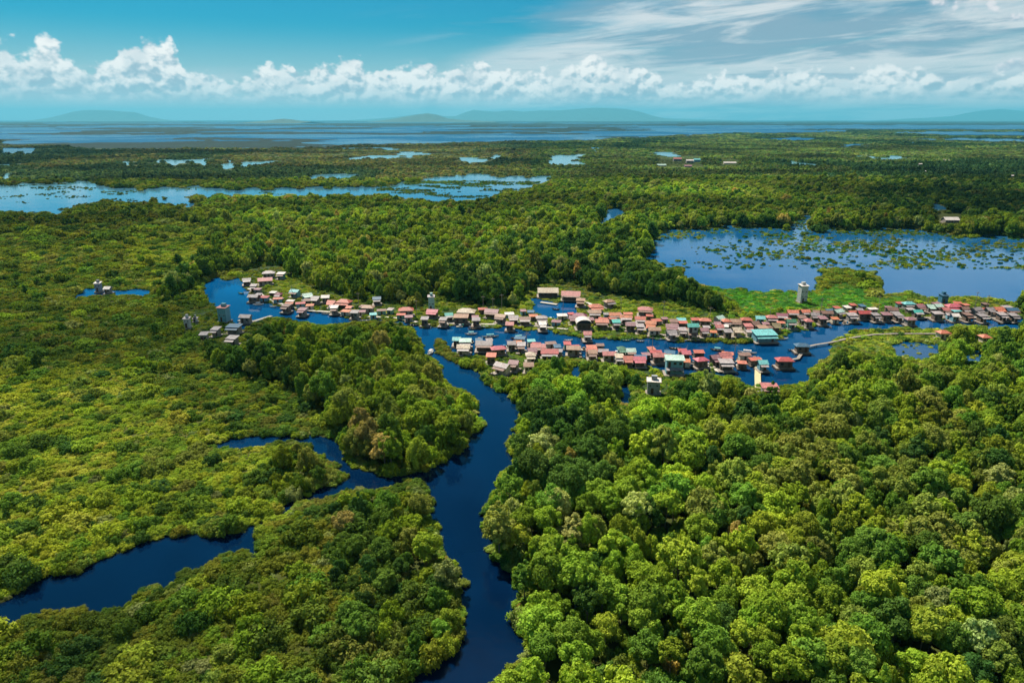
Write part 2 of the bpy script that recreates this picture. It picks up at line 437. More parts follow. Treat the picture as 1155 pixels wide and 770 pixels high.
def np_mesh(name, V, F, mat, smooth=False):
    me = bpy.data.meshes.new(name)
    V = np.asarray(V, np.float32); F = np.asarray(F, np.int32)
    k = F.shape[1]
    me.vertices.add(len(V)); me.vertices.foreach_set('co', V.ravel())
    me.loops.add(F.size); me.loops.foreach_set('vertex_index', F.ravel())
    me.polygons.add(len(F))
    me.polygons.foreach_set('loop_start', np.arange(0, F.size, k, dtype=np.int32))
    me.polygons.foreach_set('loop_total', np.full(len(F), k, np.int32))
    if smooth: me.polygons.foreach_set('use_smooth', np.ones(len(F), bool))
    me.update(calc_edges=True)
    if mat: me.materials.append(mat)
    return me


def link(name, me, parent=None):
    o = bpy.data.objects.new(name, me)
    COL.objects.link(o)
    if parent is not None: o.parent = parent
    return o


# ------------------------------------------------------------------ land: one sheet whose low parts lie under the water
def build_land():
    ys = np.concatenate([np.linspace(960, 800, 40)[:-1], np.linspace(800, 170, 520)[:-1], np.linspace(170, 139, 110)[:-1], np.linspace(139, 135.9, 14)])
    dist = np.array([float(px2w(577.5, y)[1]) for y in ys])
    A = np.linspace(R(-62), R(62), 900)
    DD, AA = np.meshgrid(dist, A, indexing='ij')
    wx = DD * np.tan(AA * 0.75) * 1.0; wy = DD
    px, py, dep = w2px(wx, wy, 0 * wx)
    sc = 770 / dep
    j = (fbm(wx / 5, wy / 5, 3) - 0.5) * 8.0 * np.clip(sc / 3, 0, 1.2)
    j2 = (fbm(wx / 5, wy / 5, 9) - 0.5) * 5.0 * np.clip(sc / 3, 0, 1.2)
    W = look(WATER, px + j, np.where(py < 240, py, py + j2))
    far = wy > 900
    # beyond the frame's sides the same kinds of land and lake go on
    outside = (px < -8) | (px > 1163)
    n = fbm(wx / 900, wy / 900, 21, 5)
    n2 = fbm(wx / 300, wy / 500, 31, 5)
    W = np.where(outside, np.where(wy > 2100, n > 0.44, n2 > 0.70) | (beyond(px, py) & (wy < 2100)), W)
    lake = look(WATER, px, py) & (py < 168)
    isl = lake & ~((px > 760) & (py > 140.5)) & (fbm(wx / 900, wy / 900, 41, 5) > np.where(wy > 5200, 0.53, 0.57)) & ~outside
    W = W & ~isl
    wet = (~W) & (py < 212) & (py > 150) & (fbm(wx / 130, wy / 260, 51, 4) > np.where(px < 640, 0.695, 0.745))
    W = W | wet
    W = np.where(wy > 13500, fbm(wx / 5200, wy / 5200, 61, 4) > 0.64, W)
    L = (~W).astype(float)
    for k in range(2):
        L = (np.roll(L, 1, 0) + np.roll(L, -1, 0) + np.roll(L, 1, 1) + np.roll(L, -1, 1) + 2 * L) / 6
    hi = np.where(far, 0.8, 0.26)
    z = np.where(L > 0.5, (L - 0.5) * 2 * hi * (0.6 + 0.8 * fbm(wx / 14, wy / 14, 5)), (L - 0.5) * 3.0) + 0.02
    cover = np.empty(wx.shape + (4,), np.float32); cover[..., 3] = 1
    g = fbm(wx / 60, wy / 60, 71)[..., None]
    c = np.array([0.030, 0.045, 0.010]) * (1 - g) + np.array([0.085, 0.090, 0.016]) * g
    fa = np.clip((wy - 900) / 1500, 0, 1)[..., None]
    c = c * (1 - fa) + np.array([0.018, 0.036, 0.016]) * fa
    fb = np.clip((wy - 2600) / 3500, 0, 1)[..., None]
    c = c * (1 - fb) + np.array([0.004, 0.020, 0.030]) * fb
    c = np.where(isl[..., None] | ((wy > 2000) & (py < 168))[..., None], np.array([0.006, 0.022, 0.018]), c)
    mid = look(MEADOW, px + j, py + j2)[..., None] & ~outside[..., None]
    c = np.where(mid, np.array([0.028, 0.090, 0.014]), c)
    lg = look(LIMEGRASS, px + 3 * j, py + j2)[..., None] & ~outside[..., None]
    c = np.where(lg, np.array([0.075, 0.115, 0.022]), c)
    vl = (look(VILLAGE, px, py) & ~look(LIMEGRASS, px, py))[..., None] & ~outside[..., None]
    c = np.where(vl & (wy[..., None] < 500), np.array([0.035, 0.060, 0.018]), c)
    cover[..., :3] = c
    nr, nc = wx.shape
    V = np.stack([wx, wy, z], -1).reshape(-1, 3)
    idx = np.arange(nr * nc).reshape(nr, nc)
    F = np.stack([idx[:-1, :-1], idx[:-1, 1:], idx[1:, 1:], idx[1:, :-1]], -1).reshape(-1, 4)
    me = np_mesh("ground", V, F, M_GROUND, True)
    ca = me.color_attributes.new('cover', 'FLOAT_COLOR', 'POINT')
    ca.data.foreach_set('color', cover.reshape(-1))
    o = link("ground", me)
    tag(o, kind='structure')
    # water: rings growing outwards so near faces stay small
    rings = [0, 40, 100, 200, 400, 800, 1600, 3200, 6400, 12800, 25600, 50000, 69000]
    VV = [(0, 0, 0)]; FF = []
    ns = 48
    for r in rings[1:]:
        for k in range(ns):
            a = 2 * math.pi * k / ns
            VV.append((r * math.cos(a), r * math.sin(a), 0))
    me = bpy.data.meshes.new("water")
    fs = [(0, 1 + k, 1 + (k + 1) % ns) for k in range(ns)]
    for i in range(len(rings) - 2):
        a0 = 1 + i * ns; b0 = a0 + ns
        for k in range(ns):
            k2 = (k + 1) % ns
            fs.append((a0 + k, b0 + k, b0 + k2, a0 + k2))
    me.from_pydata(VV, [], fs); me.update(); me.materials.append(M_WATER)
    tag(link("water", me), kind='structure')


build_land()


# ------------------------------------------------------------------ far mountains
def mountain_material():
    m, t, b, o = new_mat("wooded_mountain")
    geo = t.node('ShaderNodeNewGeometry')
    n = t.noise(geo.outputs['Position'], 0.0012, 6.0, 0.6)
    t.l.new(t.mix(n, (0.02, 0.05, 0.03), (0.04, 0.08, 0.05)), b.inputs['Base Color'])
    b.inputs['Roughness'].default_value = 0.95
    return m


M_MOUNT = mountain_material()


def mountain(profile, dist, thick, seed):
    """profile: photo (px, py) of the skyline; a ridge of that height built at the given distance"""
    rng = np.random.RandomState(seed)
    p = np.array(profile, float)
    n = 90; mrows = 24
    xs = np.linspace(p[0, 0], p[-1, 0], n)
    tops = np.interp(xs, p[:, 0], p[:, 1])
    X, H = [], []
    for x, y in zip(xs, tops):
        dx, dy, dz = cam_dir(x, y)
        k = dist / dy
        X.append(dx * k); H.append(max(0.0, CAM_H + dz * k))
    X = np.array(X); H = np.array(H)
    V = []
    for r in range(mrows + 1):
        s = r / mrows * 2 - 1
        prof = (1 - abs(s)) ** 1.3
        yy = dist + s * thick
        rough = fbm(X / 900 + 3, np.full(n, yy / 900) + seed, seed, 5)
        z = H * prof * (0.8 + 0.4 * rough * (1 - prof) + 0.2 * prof) - 5
        V.append(np.stack([X, np.full(n, yy), z], -1))
    V = np.array(V).reshape(-1, 3)
    idx = np.arange((mrows + 1) * n).reshape(mrows + 1, n)
    F = np.stack([idx[:-1, :-1], idx[:-1, 1:], idx[1:, 1:], idx[1:, :-1]], -1).reshape(-1, 4)
    o = link("mountain", np_mesh("mountain", V, F, M_MOUNT, True))
    tag(o, kind='structure')
    return o


mountain([(52,136.5),(62,133),(72,129),(82,126),(95,124.3),(110,124),(124,124.5),(140,126),(152,126.5),(162,130),(176,134),(186,136.5)], 42000, 3500, 1)
mountain([(405,136.5),(430,134),(455,131),(470,129),(482,127.5),(492,129),(505,132),(514,131),(525,126.5),(535,124),(548,125.5),(560,126),(575,124.5),(590,126),(610,124.5),(632,124.5),(650,123),(670,121.5),(690,122),(705,123),(722,126),(738,131),(752,134),(765,136.5)], 46000, 4500, 2)
mountain([(286,137.2),(300,136),(312,134.5),(320,133.8),(328,134.6),(340,136.2),(352,137.2)], 17000, 1500, 3)
mountain([(420,137.2),(440,134.5),(458,131.5),(470,129.5),(482,128),(492,129.5),(505,133.5),(525,135.5),(560,137.2)], 24000, 2000, 4)
mountain([(380,136.3),(420,134),(450,132),(500,131),(560,130.5),(640,131),(720,132.5),(800,134.8),(850,136.3)], 56000, 3500, 5)
mountain([(985,136.5),(1020,134),(1045,133),(1075,131),(1090,127.5),(1110,124.5),(1130,123),(1150,125),(1175,129),(1210,134),(1230,136.5)], 52000, 4500, 6)


# ------------------------------------------------------------------ haze: one closed box of thin blue air
def build_haze():
    xw, y0, y1, z0, z1 = 72000.0, -72000.0, 72000.0, -6.0, 1050.0
    V = [(x, y, z) for x in (-xw, xw) for y in (y0, y1) for z in (z0, z1)]
    F = [(0, 1, 3, 2), (4, 6, 7, 5), (0, 4, 5, 1), (2, 3, 7, 6), (0, 2, 6, 4), (1, 5, 7, 3)]
    me = bpy.data.meshes.new("haze"); me.from_pydata(V, [], F); me.update()
    m = bpy.data.materials.new("haze_air"); m.use_nodes = True
    t = NT(m.node_tree); t.n.clear()
    v = t.node('ShaderNodeVolumePrincipled')
    v.inputs['Color'].default_value = (0.16, 0.68, 0.90, 1)
    v.inputs['Density'].default_value = 2.9e-5
    v.inputs['Anisotropy'].default_value = 0.1
    o = t.node('ShaderNodeOutputMaterial')
    t.l.new(v.outputs[0], o.inputs['Volume'])
    me.materials.append(m)
    tag(link("haze", me), kind='stuff')


build_haze()


# ------------------------------------------------------------------ unseen clouds added above the haze to shade marsh patches and view corners
def build_shade_clouds():
    m = bpy.data.materials.new("shade_cloud_vapour"); m.use_nodes = True
    t = NT(m.node_tree); t.n.clear()
    v = t.node('ShaderNodeVolumePrincipled'); v.inputs['Color'].default_value = (.97, .97, .98, 1); v.inputs['Density'].default_value = 0.006
    o = t.node('ShaderNodeOutputMaterial'); t.l.new(v.outputs[0], o.inputs['Volume'])
    import bmesh
    for k, (px, py, rx, ry) in enumerate([(95, 365, 85, 50), (1110, 232, 190, 120), (30, 775, 42, 30), (1170, 790, 36, 26), (90, 172, 700, 160)]):
        gx, gy = px2w(px, py, 0); gx = float(gx); gy = float(gy)
        z = 1300 + 25 * k
        tt = z / to_sun.z
        c = Vector((gx, gy, 0)) + Vector(to_sun) * tt
        rng = np.random.RandomState(900 + k)
        bm = bmesh.new(); bmesh.ops.create_icosphere(bm, subdivisions=4, radius=1.0)
        for q in bm.verts:
            p = np.array(q.co)
            n = fbm(np.array([p[0] * 1.6 + 9 * k + p[2]]), np.array([p[1] * 1.6 + 4 + p[2] * .7]), 60 + k, 4)[0]
            f = .55 + .9 * n
            q.co = (p[0] * rx * f, p[1] * ry * f, max(p[2], -.35) * min(rx, 90) * .75 * f)
        me = bpy.data.meshes.new("shade_cloud"); bm.to_mesh(me); bm.free(); me.materials.append(m)
        ob = link("shade_cloud", me); ob.location = c
        tag(ob, kind='structure')


build_shade_clouds()


# ------------------------------------------------------------------ foliage
def foliage_material():
    m = bpy.data.materials.new("foliage"); m.use_nodes = True
    t = NT(m.node_tree); t.n.clear()
    tint = t.node('ShaderNodeAttribute', attribute_name='tint', attribute_type='INSTANCER')
    leaf = t.node('ShaderNodeAttribute', attribute_name='leaf')
    geo = t.node('ShaderNodeNewGeometry')
    n = t.noise(geo.outputs['Position'], 1.1, 3.0, 0.6)
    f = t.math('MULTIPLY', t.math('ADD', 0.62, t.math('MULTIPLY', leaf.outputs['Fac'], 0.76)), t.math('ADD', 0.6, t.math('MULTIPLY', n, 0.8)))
    c = t.vmath('SCALE', tint.outputs['Color'], s=f)
    d = t.node('ShaderNodeBsdfDiffuse'); t.l.new(c, d.inputs['Color'])
    tr = t.node('ShaderNodeBsdfTranslucent')
    t.l.new(t.mix(1.0, c, (1.2, 1.15, 0.5), 'MULTIPLY'), tr.inputs['Color'])
    mx = t.node('ShaderNodeMixShader'); mx.inputs[0].default_value = 0.32
    t.l.new(d.outputs[0], mx.inputs[1]); t.l.new(tr.outputs[0], mx.inputs[2])
    o = t.node('ShaderNodeOutputMaterial'); t.l.new(mx.outputs[0], o.inputs['Surface'])
    return m


def bark_material():
    m, t, b, o = new_mat("bark")
    geo = t.node('ShaderNodeNewGeometry')
    n = t.noise(geo.outputs['Position'], 3.0, 4.0, 0.6)
    t.l.new(t.mix(n, (0.07, 0.055, 0.04), (0.22, 0.19, 0.15)), b.inputs['Base Color'])
    b.inputs['Roughness'].default_value = 0.9
    return m


M_LEAF = foliage_material()
M_BARK = bark_material()


def ico(sub):
    import bmesh
    bm = bmesh.new(); bmesh.ops.create_icosphere(bm, subdivisions=sub, radius=1.0)
    V = np.array([v.co[:] for v in bm.verts]); F = np.array([[v.index for v in f.verts] for f in bm.faces])
    bm.free(); return V, F


ICO1 = ico(1); ICO2 = ico(2)


def crown_mesh(name, seed, shape, nlobe, nleaf, leaf, core=0.80, lo=0.30, hi=0.46, gapy=0.0):
    """A crown of unit radius: leaf sprays over many lobes, with gaps between them.
    shape: (height factor, bottom cut, pointedness)"""
    rng = np.random.RandomState(seed)
    hf, cut, pointy = shape
    C, RR = [], []
    tries = 0
    while len(C) < nlobe and tries < 4000:
        tries += 1
        u = rng.normal(size=3); u /= np.linalg.norm(u)
        if u[2] < cut: continue
        rad = lo + (hi - lo) * rng.beta(1.0, 1.6)
        k = rng.uniform(0.5, 1.12) * (1 - rad * 0.9)
        c = u * k
        c[:2] *= (1 - pointy * max(0, u[2])) * rng.uniform(.85, 1.2)
        c[2] *= hf
        if any(np.linalg.norm((c - q) * [1, 1, 0.9]) < 0.62 * (rad + s) * rng.uniform(0.75, 1.0) for q, s in zip(C, RR)) and tries < 3000:
            continue
        C.append(c); RR.append(rad)
    C = np.array(C); RR = np.array(RR)
    asym = rng.uniform(0.86, 1.12, 2)
    C[:, :2] *= asym
    VV, FF, LL = [], [], []
    off = 0
    tot = (RR ** 2).sum()
    for c, r in zip(C, RR):
        # leafy inner mass
        v0, f0 = ICO1
        v = v0 * r * core * rng.uniform(0.85, 1.1, (len(v0), 1)) * [1, 1, 0.85] + c
        f = f0 + off
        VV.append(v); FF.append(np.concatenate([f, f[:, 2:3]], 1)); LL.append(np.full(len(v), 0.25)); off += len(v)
        n = int(nleaf * r * r / tot)
        d = rng.normal(size=(n, 3)); d /= np.linalg.norm(d, axis=1)[:, None]
        d[:, 2] = np.where(d[:, 2] < -0.55, -d[:, 2], d[:, 2])
        rr = r * rng.uniform(0.72, 1.24, (n, 1)) * (1 + .12 * np.sin(d[:, :1] * 5 + c[0] * 20) * np.cos(d[:, 1:2] * 6 + c[1] * 20))
        p = c + d * rr * [1, 1, 0.85]
        # keep leaves that are not buried in another lobe
        keep = np.ones(n, bool)
        for c2, r2 in zip(C, RR):
            if c2 is c: continue
            q = np.linalg.norm((p - c2) / [1, 1, 0.85], axis=1)
            keep &= ~(q < r2 * 0.72) | (np.linalg.norm(c2 - c) < 1e-6)
        p = p[keep]; d = d[keep]; n = len(p)
        nn = d + rng.normal(size=(n, 3)) * 0.42 + [0, 0, 0.25]
        nn /= np.linalg.norm(nn, axis=1)[:, None]
        a = np.cross(nn, rng.normal(size=(n, 3))); a /= np.linalg.norm(a, axis=1)[:, None]
        b = np.cross(nn, a)
        s = leaf * rng.uniform(0.6, 1.35, (n, 1)); s2 = s * rng.uniform(0.55, 0.9, (n, 1))
        q = np.stack([p - a * s, p - b * s2 + nn * s * 0.12, p + a * s, p + b * s2 - nn * s * 0.1], 1).reshape(-1, 3)
        f = np.arange(n * 4).reshape(n, 4) + off
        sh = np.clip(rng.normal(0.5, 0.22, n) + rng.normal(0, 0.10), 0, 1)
        VV.append(q); FF.append(f); LL.append(np.repeat(sh, 4)); off += n * 4
    V = np.concatenate(VV); F = np.concatenate(FF); L = np.concatenate(LL)
    # triangles were padded to quads: split them out properly
    tri = F[:, 2] == F[:, 3]
    me = bpy.data.meshes.new(name)
    ft = F[tri][:, :3]; fq = F[~tri]
    me.vertices.add(len(V)); me.vertices.foreach_set('co', V.astype(np.float32).ravel())
    loops = np.concatenate([ft.ravel(), fq.ravel()]).astype(np.int32)
    me.loops.add(len(loops)); me.loops.foreach_set('vertex_index', loops)
    tot = np.concatenate([np.full(len(ft), 3), np.full(len(fq), 4)]).astype(np.int32)
    me.polygons.add(len(tot))
    me.polygons.foreach_set('loop_start', np.concatenate([[0], np.cumsum(tot)[:-1]]).astype(np.int32))
    me.polygons.foreach_set('loop_total', tot)
    me.update(calc_edges=True)
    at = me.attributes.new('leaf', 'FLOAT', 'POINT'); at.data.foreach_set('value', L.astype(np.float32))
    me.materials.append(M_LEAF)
    return me


def tube(V, F, a, b, ra, rb, k=6):
    a = np.array(a, float); b = np.array(b, float)
    d = b - a; d /= np.linalg.norm(d)
    u = np.cross(d, [0.3, 1, 0.2]); u /= np.linalg.norm(u); w = np.cross(d, u)
    o = len(V)
    for c, r in ((a, ra), (b, rb)):
        for i in range(k):
            t = 2 * math.pi * i / k
            V.append(tuple(c + r * (math.cos(t) * u + math.sin(t) * w)))
    for i in range(k):
        j = (i + 1) % k
        F.append((o + i, o + j, o + k + j, o + k + i))
    F.append(tuple(o + i for i in range(k))[::-1]); F.append(tuple(o + k + i for i in range(k)))


def trunk_mesh(name, seed, limbs=6):
    """unit: crown centre at z=1 (scaled), foot at z=0"""
    rng = random.Random(seed)
    V, F = [], []
    bend = (rng.uniform(-.08, .08), rng.uniform(-.08, .08))
    tube(V, F, (0, 0, -0.15), (bend[0] * .5, bend[1] * .5, 0.5), 0.055, 0.042)
    tube(V, F, (bend[0] * .5, bend[1] * .5, 0.48), (bend[0], bend[1], 0.95), 0.042, 0.022)
    for i in range(limbs):
        a = 2 * math.pi * (i + rng.random() * .6) / limbs; z = rng.uniform(.45, .75); r = rng.uniform(.28, .5)
        tube(V, F, (bend[0] * z, bend[1] * z, z), (r * math.cos(a), r * math.sin(a), z + rng.uniform(.15, .35)), 0.024, 0.008, 5)
    me = bpy.data.meshes.new(name); me.from_pydata(V, [], F); me.update(); me.materials.append(M_BARK)
    return me


def joined(name, crown, trunk, crown_z, tz=1.0):
    """crown raised onto its trunk as one mesh, for the trees of the massed wood"""
    import bmesh
    bm = bmesh.new()
    bm.from_mesh(crown)
    lay = bm.verts.layers.float.get('leaf')
    for v in bm.verts: v.co.z += crown_z
    nb = len(bm.verts); nf = len(bm.faces)
    t2 = trunk.copy(); t2.transform(Matrix.Diagonal((1, 1, tz, 1)))
    bm.from_mesh(t2); bm.faces.ensure_lookup_table()
    for f in bm.faces[nf:]: f.material_index = 1
    me = bpy.data.meshes.new(name); bm.to_mesh(me); bm.free()
    me.materials.clear(); me.materials.append(M_LEAF); me.materials.append(M_BARK)
    return me


SH_TREE = [(0.80, -0.30, 0.0), (0.95, -0.35, 0.15), (0.70, -0.2, 0.0), (1.25, -0.5, 0.35), (0.85, -0.3, 0.1), (1.0, -0.4, 0.2)]
NEAR_CROWN = [crown_mesh("crown", 100 + i, SH_TREE[i % 6], [26, 32, 24, 34, 28, 36][i % 6], 5200, 0.062, core=.74, lo=[.16, .13, .20][i % 3], hi=[.44, .40, .48][i % 3]) for i in range(9)] + [crown_mesh("crown", 150 + i, [(.75, -.2, 0), (1.0, -.4, .3), (.85, -.3, 0), (1.35, -.6, .5)][i], 44, 4600, 0.066, core=.6, lo=.10, hi=[.30, .26, .34, .28][i]) for i in range(4)]
MID_CROWN = [crown_mesh("crown_mid", 200 + i, SH_TREE[i % 6], 16, 900, 0.11, lo=.26, hi=.46) for i in range(6)]
FAR_CROWN = [crown_mesh("crown_far", 300 + i, SH_TREE[i % 6], 8, 160, 0.20, lo=.34, hi=.55) for i in range(6)]
TRUNKS = [trunk_mesh("trunk", i) for i in range(4)]
NEAR_SHRUB = [crown_mesh("foliage", 400 + i, (0.55 + 0.1 * (i % 3), -0.05, 0.0), 14, 1500, 0.075, lo=.26, hi=.44) for i in range(6)]
MID_SHRUB = [crown_mesh("foliage_mid", 500 + i, (0.5 + 0.1 * (i % 3), -0.05, 0.0), 9, 300, 0.14, lo=.30, hi=.5) for i in range(5)]


def source(name, me, coll):
    o = bpy.data.objects.new(name, me); coll.objects.link(o); return o


def scatter_object(name, data, meshes, label=None, cat=None):
    """one object carrying points; each point bears an instance of one of the meshes"""
    if len(data['x']) == 0: return None
    coll = bpy.data.collections.new(name + "_sources")
    for i, me in enumerate(meshes):
        source("%s_source_%02d" % (name, i), me, coll)
    n = len(data['x'])
    me = bpy.data.meshes.new(name)
    me.vertices.add(n)
    me.vertices.foreach_set('co', np.stack([data['x'], data['y'], data['z']], -1).astype(np.float32).ravel())
    def add(nm, typ, arr, key):
        a = me.attributes.new(nm, typ, 'POINT'); a.data.foreach_set(key, np.ascontiguousarray(arr).ravel())
    add('scl', 'FLOAT_VECTOR', data['scl'].astype(np.float32), 'vector')
    rot = np.zeros((n, 3), np.float32); rot[:, 2] = data['rot']
    add('rotv', 'FLOAT_VECTOR', rot, 'vector')
    add('variant', 'INT', (data['var'] % len(meshes)).astype(np.int32), 'value')
    tc = np.ones((n, 4), np.float32); tc[:, :3] = data['tint']
    add('tint', 'FLOAT_COLOR', tc, 'color')
    me.update()
    o = link(name, me)
    ng = bpy.data.node_groups.new(name + "_growth", 'GeometryNodeTree')
    ng.interface.new_socket('Geometry', in_out='INPUT', socket_type='NodeSocketGeometry')
    ng.interface.new_socket('Geometry', in_out='OUTPUT', socket_type='NodeSocketGeometry')
    N = ng.nodes; Lk = ng.links
    gi = N.new('NodeGroupInput'); go = N.new('NodeGroupOutput')
    iop = N.new('GeometryNodeInstanceOnPoints')
    ci = N.new('GeometryNodeCollectionInfo'); ci.inputs['Collection'].default_value = coll
    ci.inputs['Separate Children'].default_value = True; ci.inputs['Reset Children'].default_value = True
    def na(nm, typ):
        a = N.new('GeometryNodeInputNamedAttribute'); a.data_type = typ; a.inputs['Name'].default_value = nm
        return next(s for s in a.outputs if s.enabled and s.name == 'Attribute')
    Lk.new(gi.outputs[0], iop.inputs['Points'])
    Lk.new(ci.outputs[0], iop.inputs['Instance'])
    iop.inputs['Pick Instance'].default_value = True
    Lk.new(na('variant', 'INT'), iop.inputs['Instance Index'])
    e2r = N.new('FunctionNodeEulerToRotation'); Lk.new(na('rotv', 'FLOAT_VECTOR'), e2r.inputs[0])
    Lk.new(e2r.outputs[0], iop.inputs['Rotation'])
    Lk.new(na('scl', 'FLOAT_VECTOR'), iop.inputs['Scale'])
    Lk.new(iop.outputs[0], go.inputs[0])
    md = o.modifiers.new('growth', 'NODES'); md.node_group = ng
    tag(o, label, cat, kind='stuff')
    return o


PAL = {
    'tree':  np.array([[.120,.175,.024],[.150,.200,.024],[.090,.150,.026],[.175,.205,.028],[.145,.175,.040],[.095,.160,.030],[.180,.225,.026],[.165,.175,.045]]),
    'dark':  np.array([[.050,.095,.022],[.062,.105,.024],[.042,.085,.025],[.080,.125,.026]]),
    'gold':  np.array([[.225,.240,.030],[.200,.228,.028],[.175,.215,.028],[.240,.240,.044],[.150,.195,.028],[.105,.155,.026]]),
    'scrub': np.array([[.130,.145,.024],[.105,.135,.024],[.160,.160,.028],[.080,.115,.024],[.070,.115,.024],[.135,.135,.036]]),
    'lime':  np.array([[.165,.185,.026],[.130,.170,.026],[.180,.180,.040],[.10,.13,.024]]),
    'rust':  np.array([[.24,.165,.060],[.21,.17,.055],[.26,.20,.08]]),
    'pale':  np.array([[.21,.22,.085],[.19,.21,.09]]),
    'meadow': np.array([[.050,.155,.022],[.070,.170,.022],[.040,.120,.024],[.085,.15,.022]]),
}


def jgrid(x0, x1, y0, y1, s, seed):
    rng = np.random.RandomState(seed)
    gx = np.arange(x0, x1, s); gy = np.arange(y0, y1, s * 0.87)
    X, Y = np.meshgrid(gx, gy)
    X = X + (np.arange(len(gy)) % 2)[:, None] * s * 0.5
    X = X + rng.uniform(-.38, .38, X.shape) * s; Y = Y + rng.uniform(-.38, .38, Y.shape) * s
    X = X.ravel(); Y = Y.ravel()
    k = (np.abs(X) < Y * 0.82 + 25)
    return X[k], Y[k], rng


KEEP_T = WATER | VILLAGE | MEADOW | LIMEGRASS


def inkeep(x, y, z, m=None):
    px, py, _ = w2px(x, y, z)
    inside = (px > 0) & (px < 1154) & (py > 0) & (py < 799)
    return look(KEEP_T if m is None else m, px, py) & inside


def fits(x, y, r, h, m=None, lowf=0.35, side=.5):
    """a crown of radius r and height h here would not stand in the water or before the village"""
    bad = inkeep(x, y, 0 * x, m)
    bad |= inkeep(x, y, h * 0.97, m) | inkeep(x - r * side, y, h * .62, m) | inkeep(x + r * side, y, h * .62, m)
    bad |= inkeep(x - r * .5, y, h * .86, m) | inkeep(x + r * .5, y, h * .86, m) | inkeep(x, y - r * .6, h * lowf, m)
    return ~bad


def out_water(x, y):
    """water by the same rule as the ground sheet beyond the sides of the map"""
    px, py, _ = w2px(x, y, 0 * x)
    o = (px < 0) | (px > 1154)
    w = np.where(y > 2100, fbm(x / 900, y / 900, 21, 5) > 0.44, fbm(x / 300, y / 500, 31, 5) > 0.70) | (beyond(px, py) & (y < 2100))
    return o & w


def tints(x, y, kind, rng):
    n = len(x); out = np.empty((n, 3))
    patch = fbm(x / 22, y / 22, 81, 3); patch2 = fbm(x / 90, y / 90, 82, 3)
    for k, pal in PAL.items():
        s = kind == k
        if s.any():
            m = s.sum(); P = len(pal)
            u = np.clip((patch[s] - 0.25) / 0.5, 0, 0.999)
            i = ((u * P).astype(int) + (rng.rand(m) < (0.28 if k in ('gold', 'scrub') else 0.5)) * rng.randint(0, P, m)) % P
            out[s] = pal[i]
    b = 1.14 * np.where((kind == 'gold') | (kind == 'scrub'), rng.uniform(0.86, 1.14, n), rng.uniform(0.76, 1.30, n)) * (0.68 + 0.64 * patch2)
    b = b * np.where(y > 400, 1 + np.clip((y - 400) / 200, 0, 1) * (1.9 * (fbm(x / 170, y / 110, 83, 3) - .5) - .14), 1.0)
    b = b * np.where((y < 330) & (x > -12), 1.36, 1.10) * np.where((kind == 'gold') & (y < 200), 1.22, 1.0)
    return out * [1.20, 1.26, 0.92] * b[:, None] * (1 + rng.uniform(-.06, .06, (n, 3)))


def zone_kind(x, y, rng):
    px, py, _ = w2px(x, y, 0 * x)
    n = len(x)
    tall = look(TALL, px, py); dark = look(DARKWOOD_AND_SHADE, px, py); gold = look(GOLD, px, py)
    off = (px < 0) | (px > 1154) | (py > 799)
    tall = np.where(off, px > 560, tall)
    dark &= ~off; gold &= ~off
    gold |= (px < 0) & (py > 420)
    kt = np.where(dark & (rng.rand(n) < 0.75), 'dark', np.where(rng.rand(n) < 0.10, 'dark', 'tree')).astype('<U8')
    q = rng.rand(n)
    kt = np.where(q < 0.014, 'rust', np.where(q < 0.055, 'pale', kt))
    ks = np.where(gold, 'gold', 'scrub').astype('<U8')
    ks = np.where(rng.rand(n) < 0.10 + .35 * (fbm(x / 11, y / 11, 99, 3) > .60), 'tree', ks)
    ks = np.where(rng.rand(n) < 0.05, 'dark', ks)
    ks = np.where(rng.rand(n) < 0.03, 'pale', ks)
    return tall, kt, ks, px, py


def cat_data(parts):
    return {k: np.concatenate([p[k] for p in parts]) for k in parts[0]}


def sub(d, m):
    return {k: v[m] for k, v in d.items()}


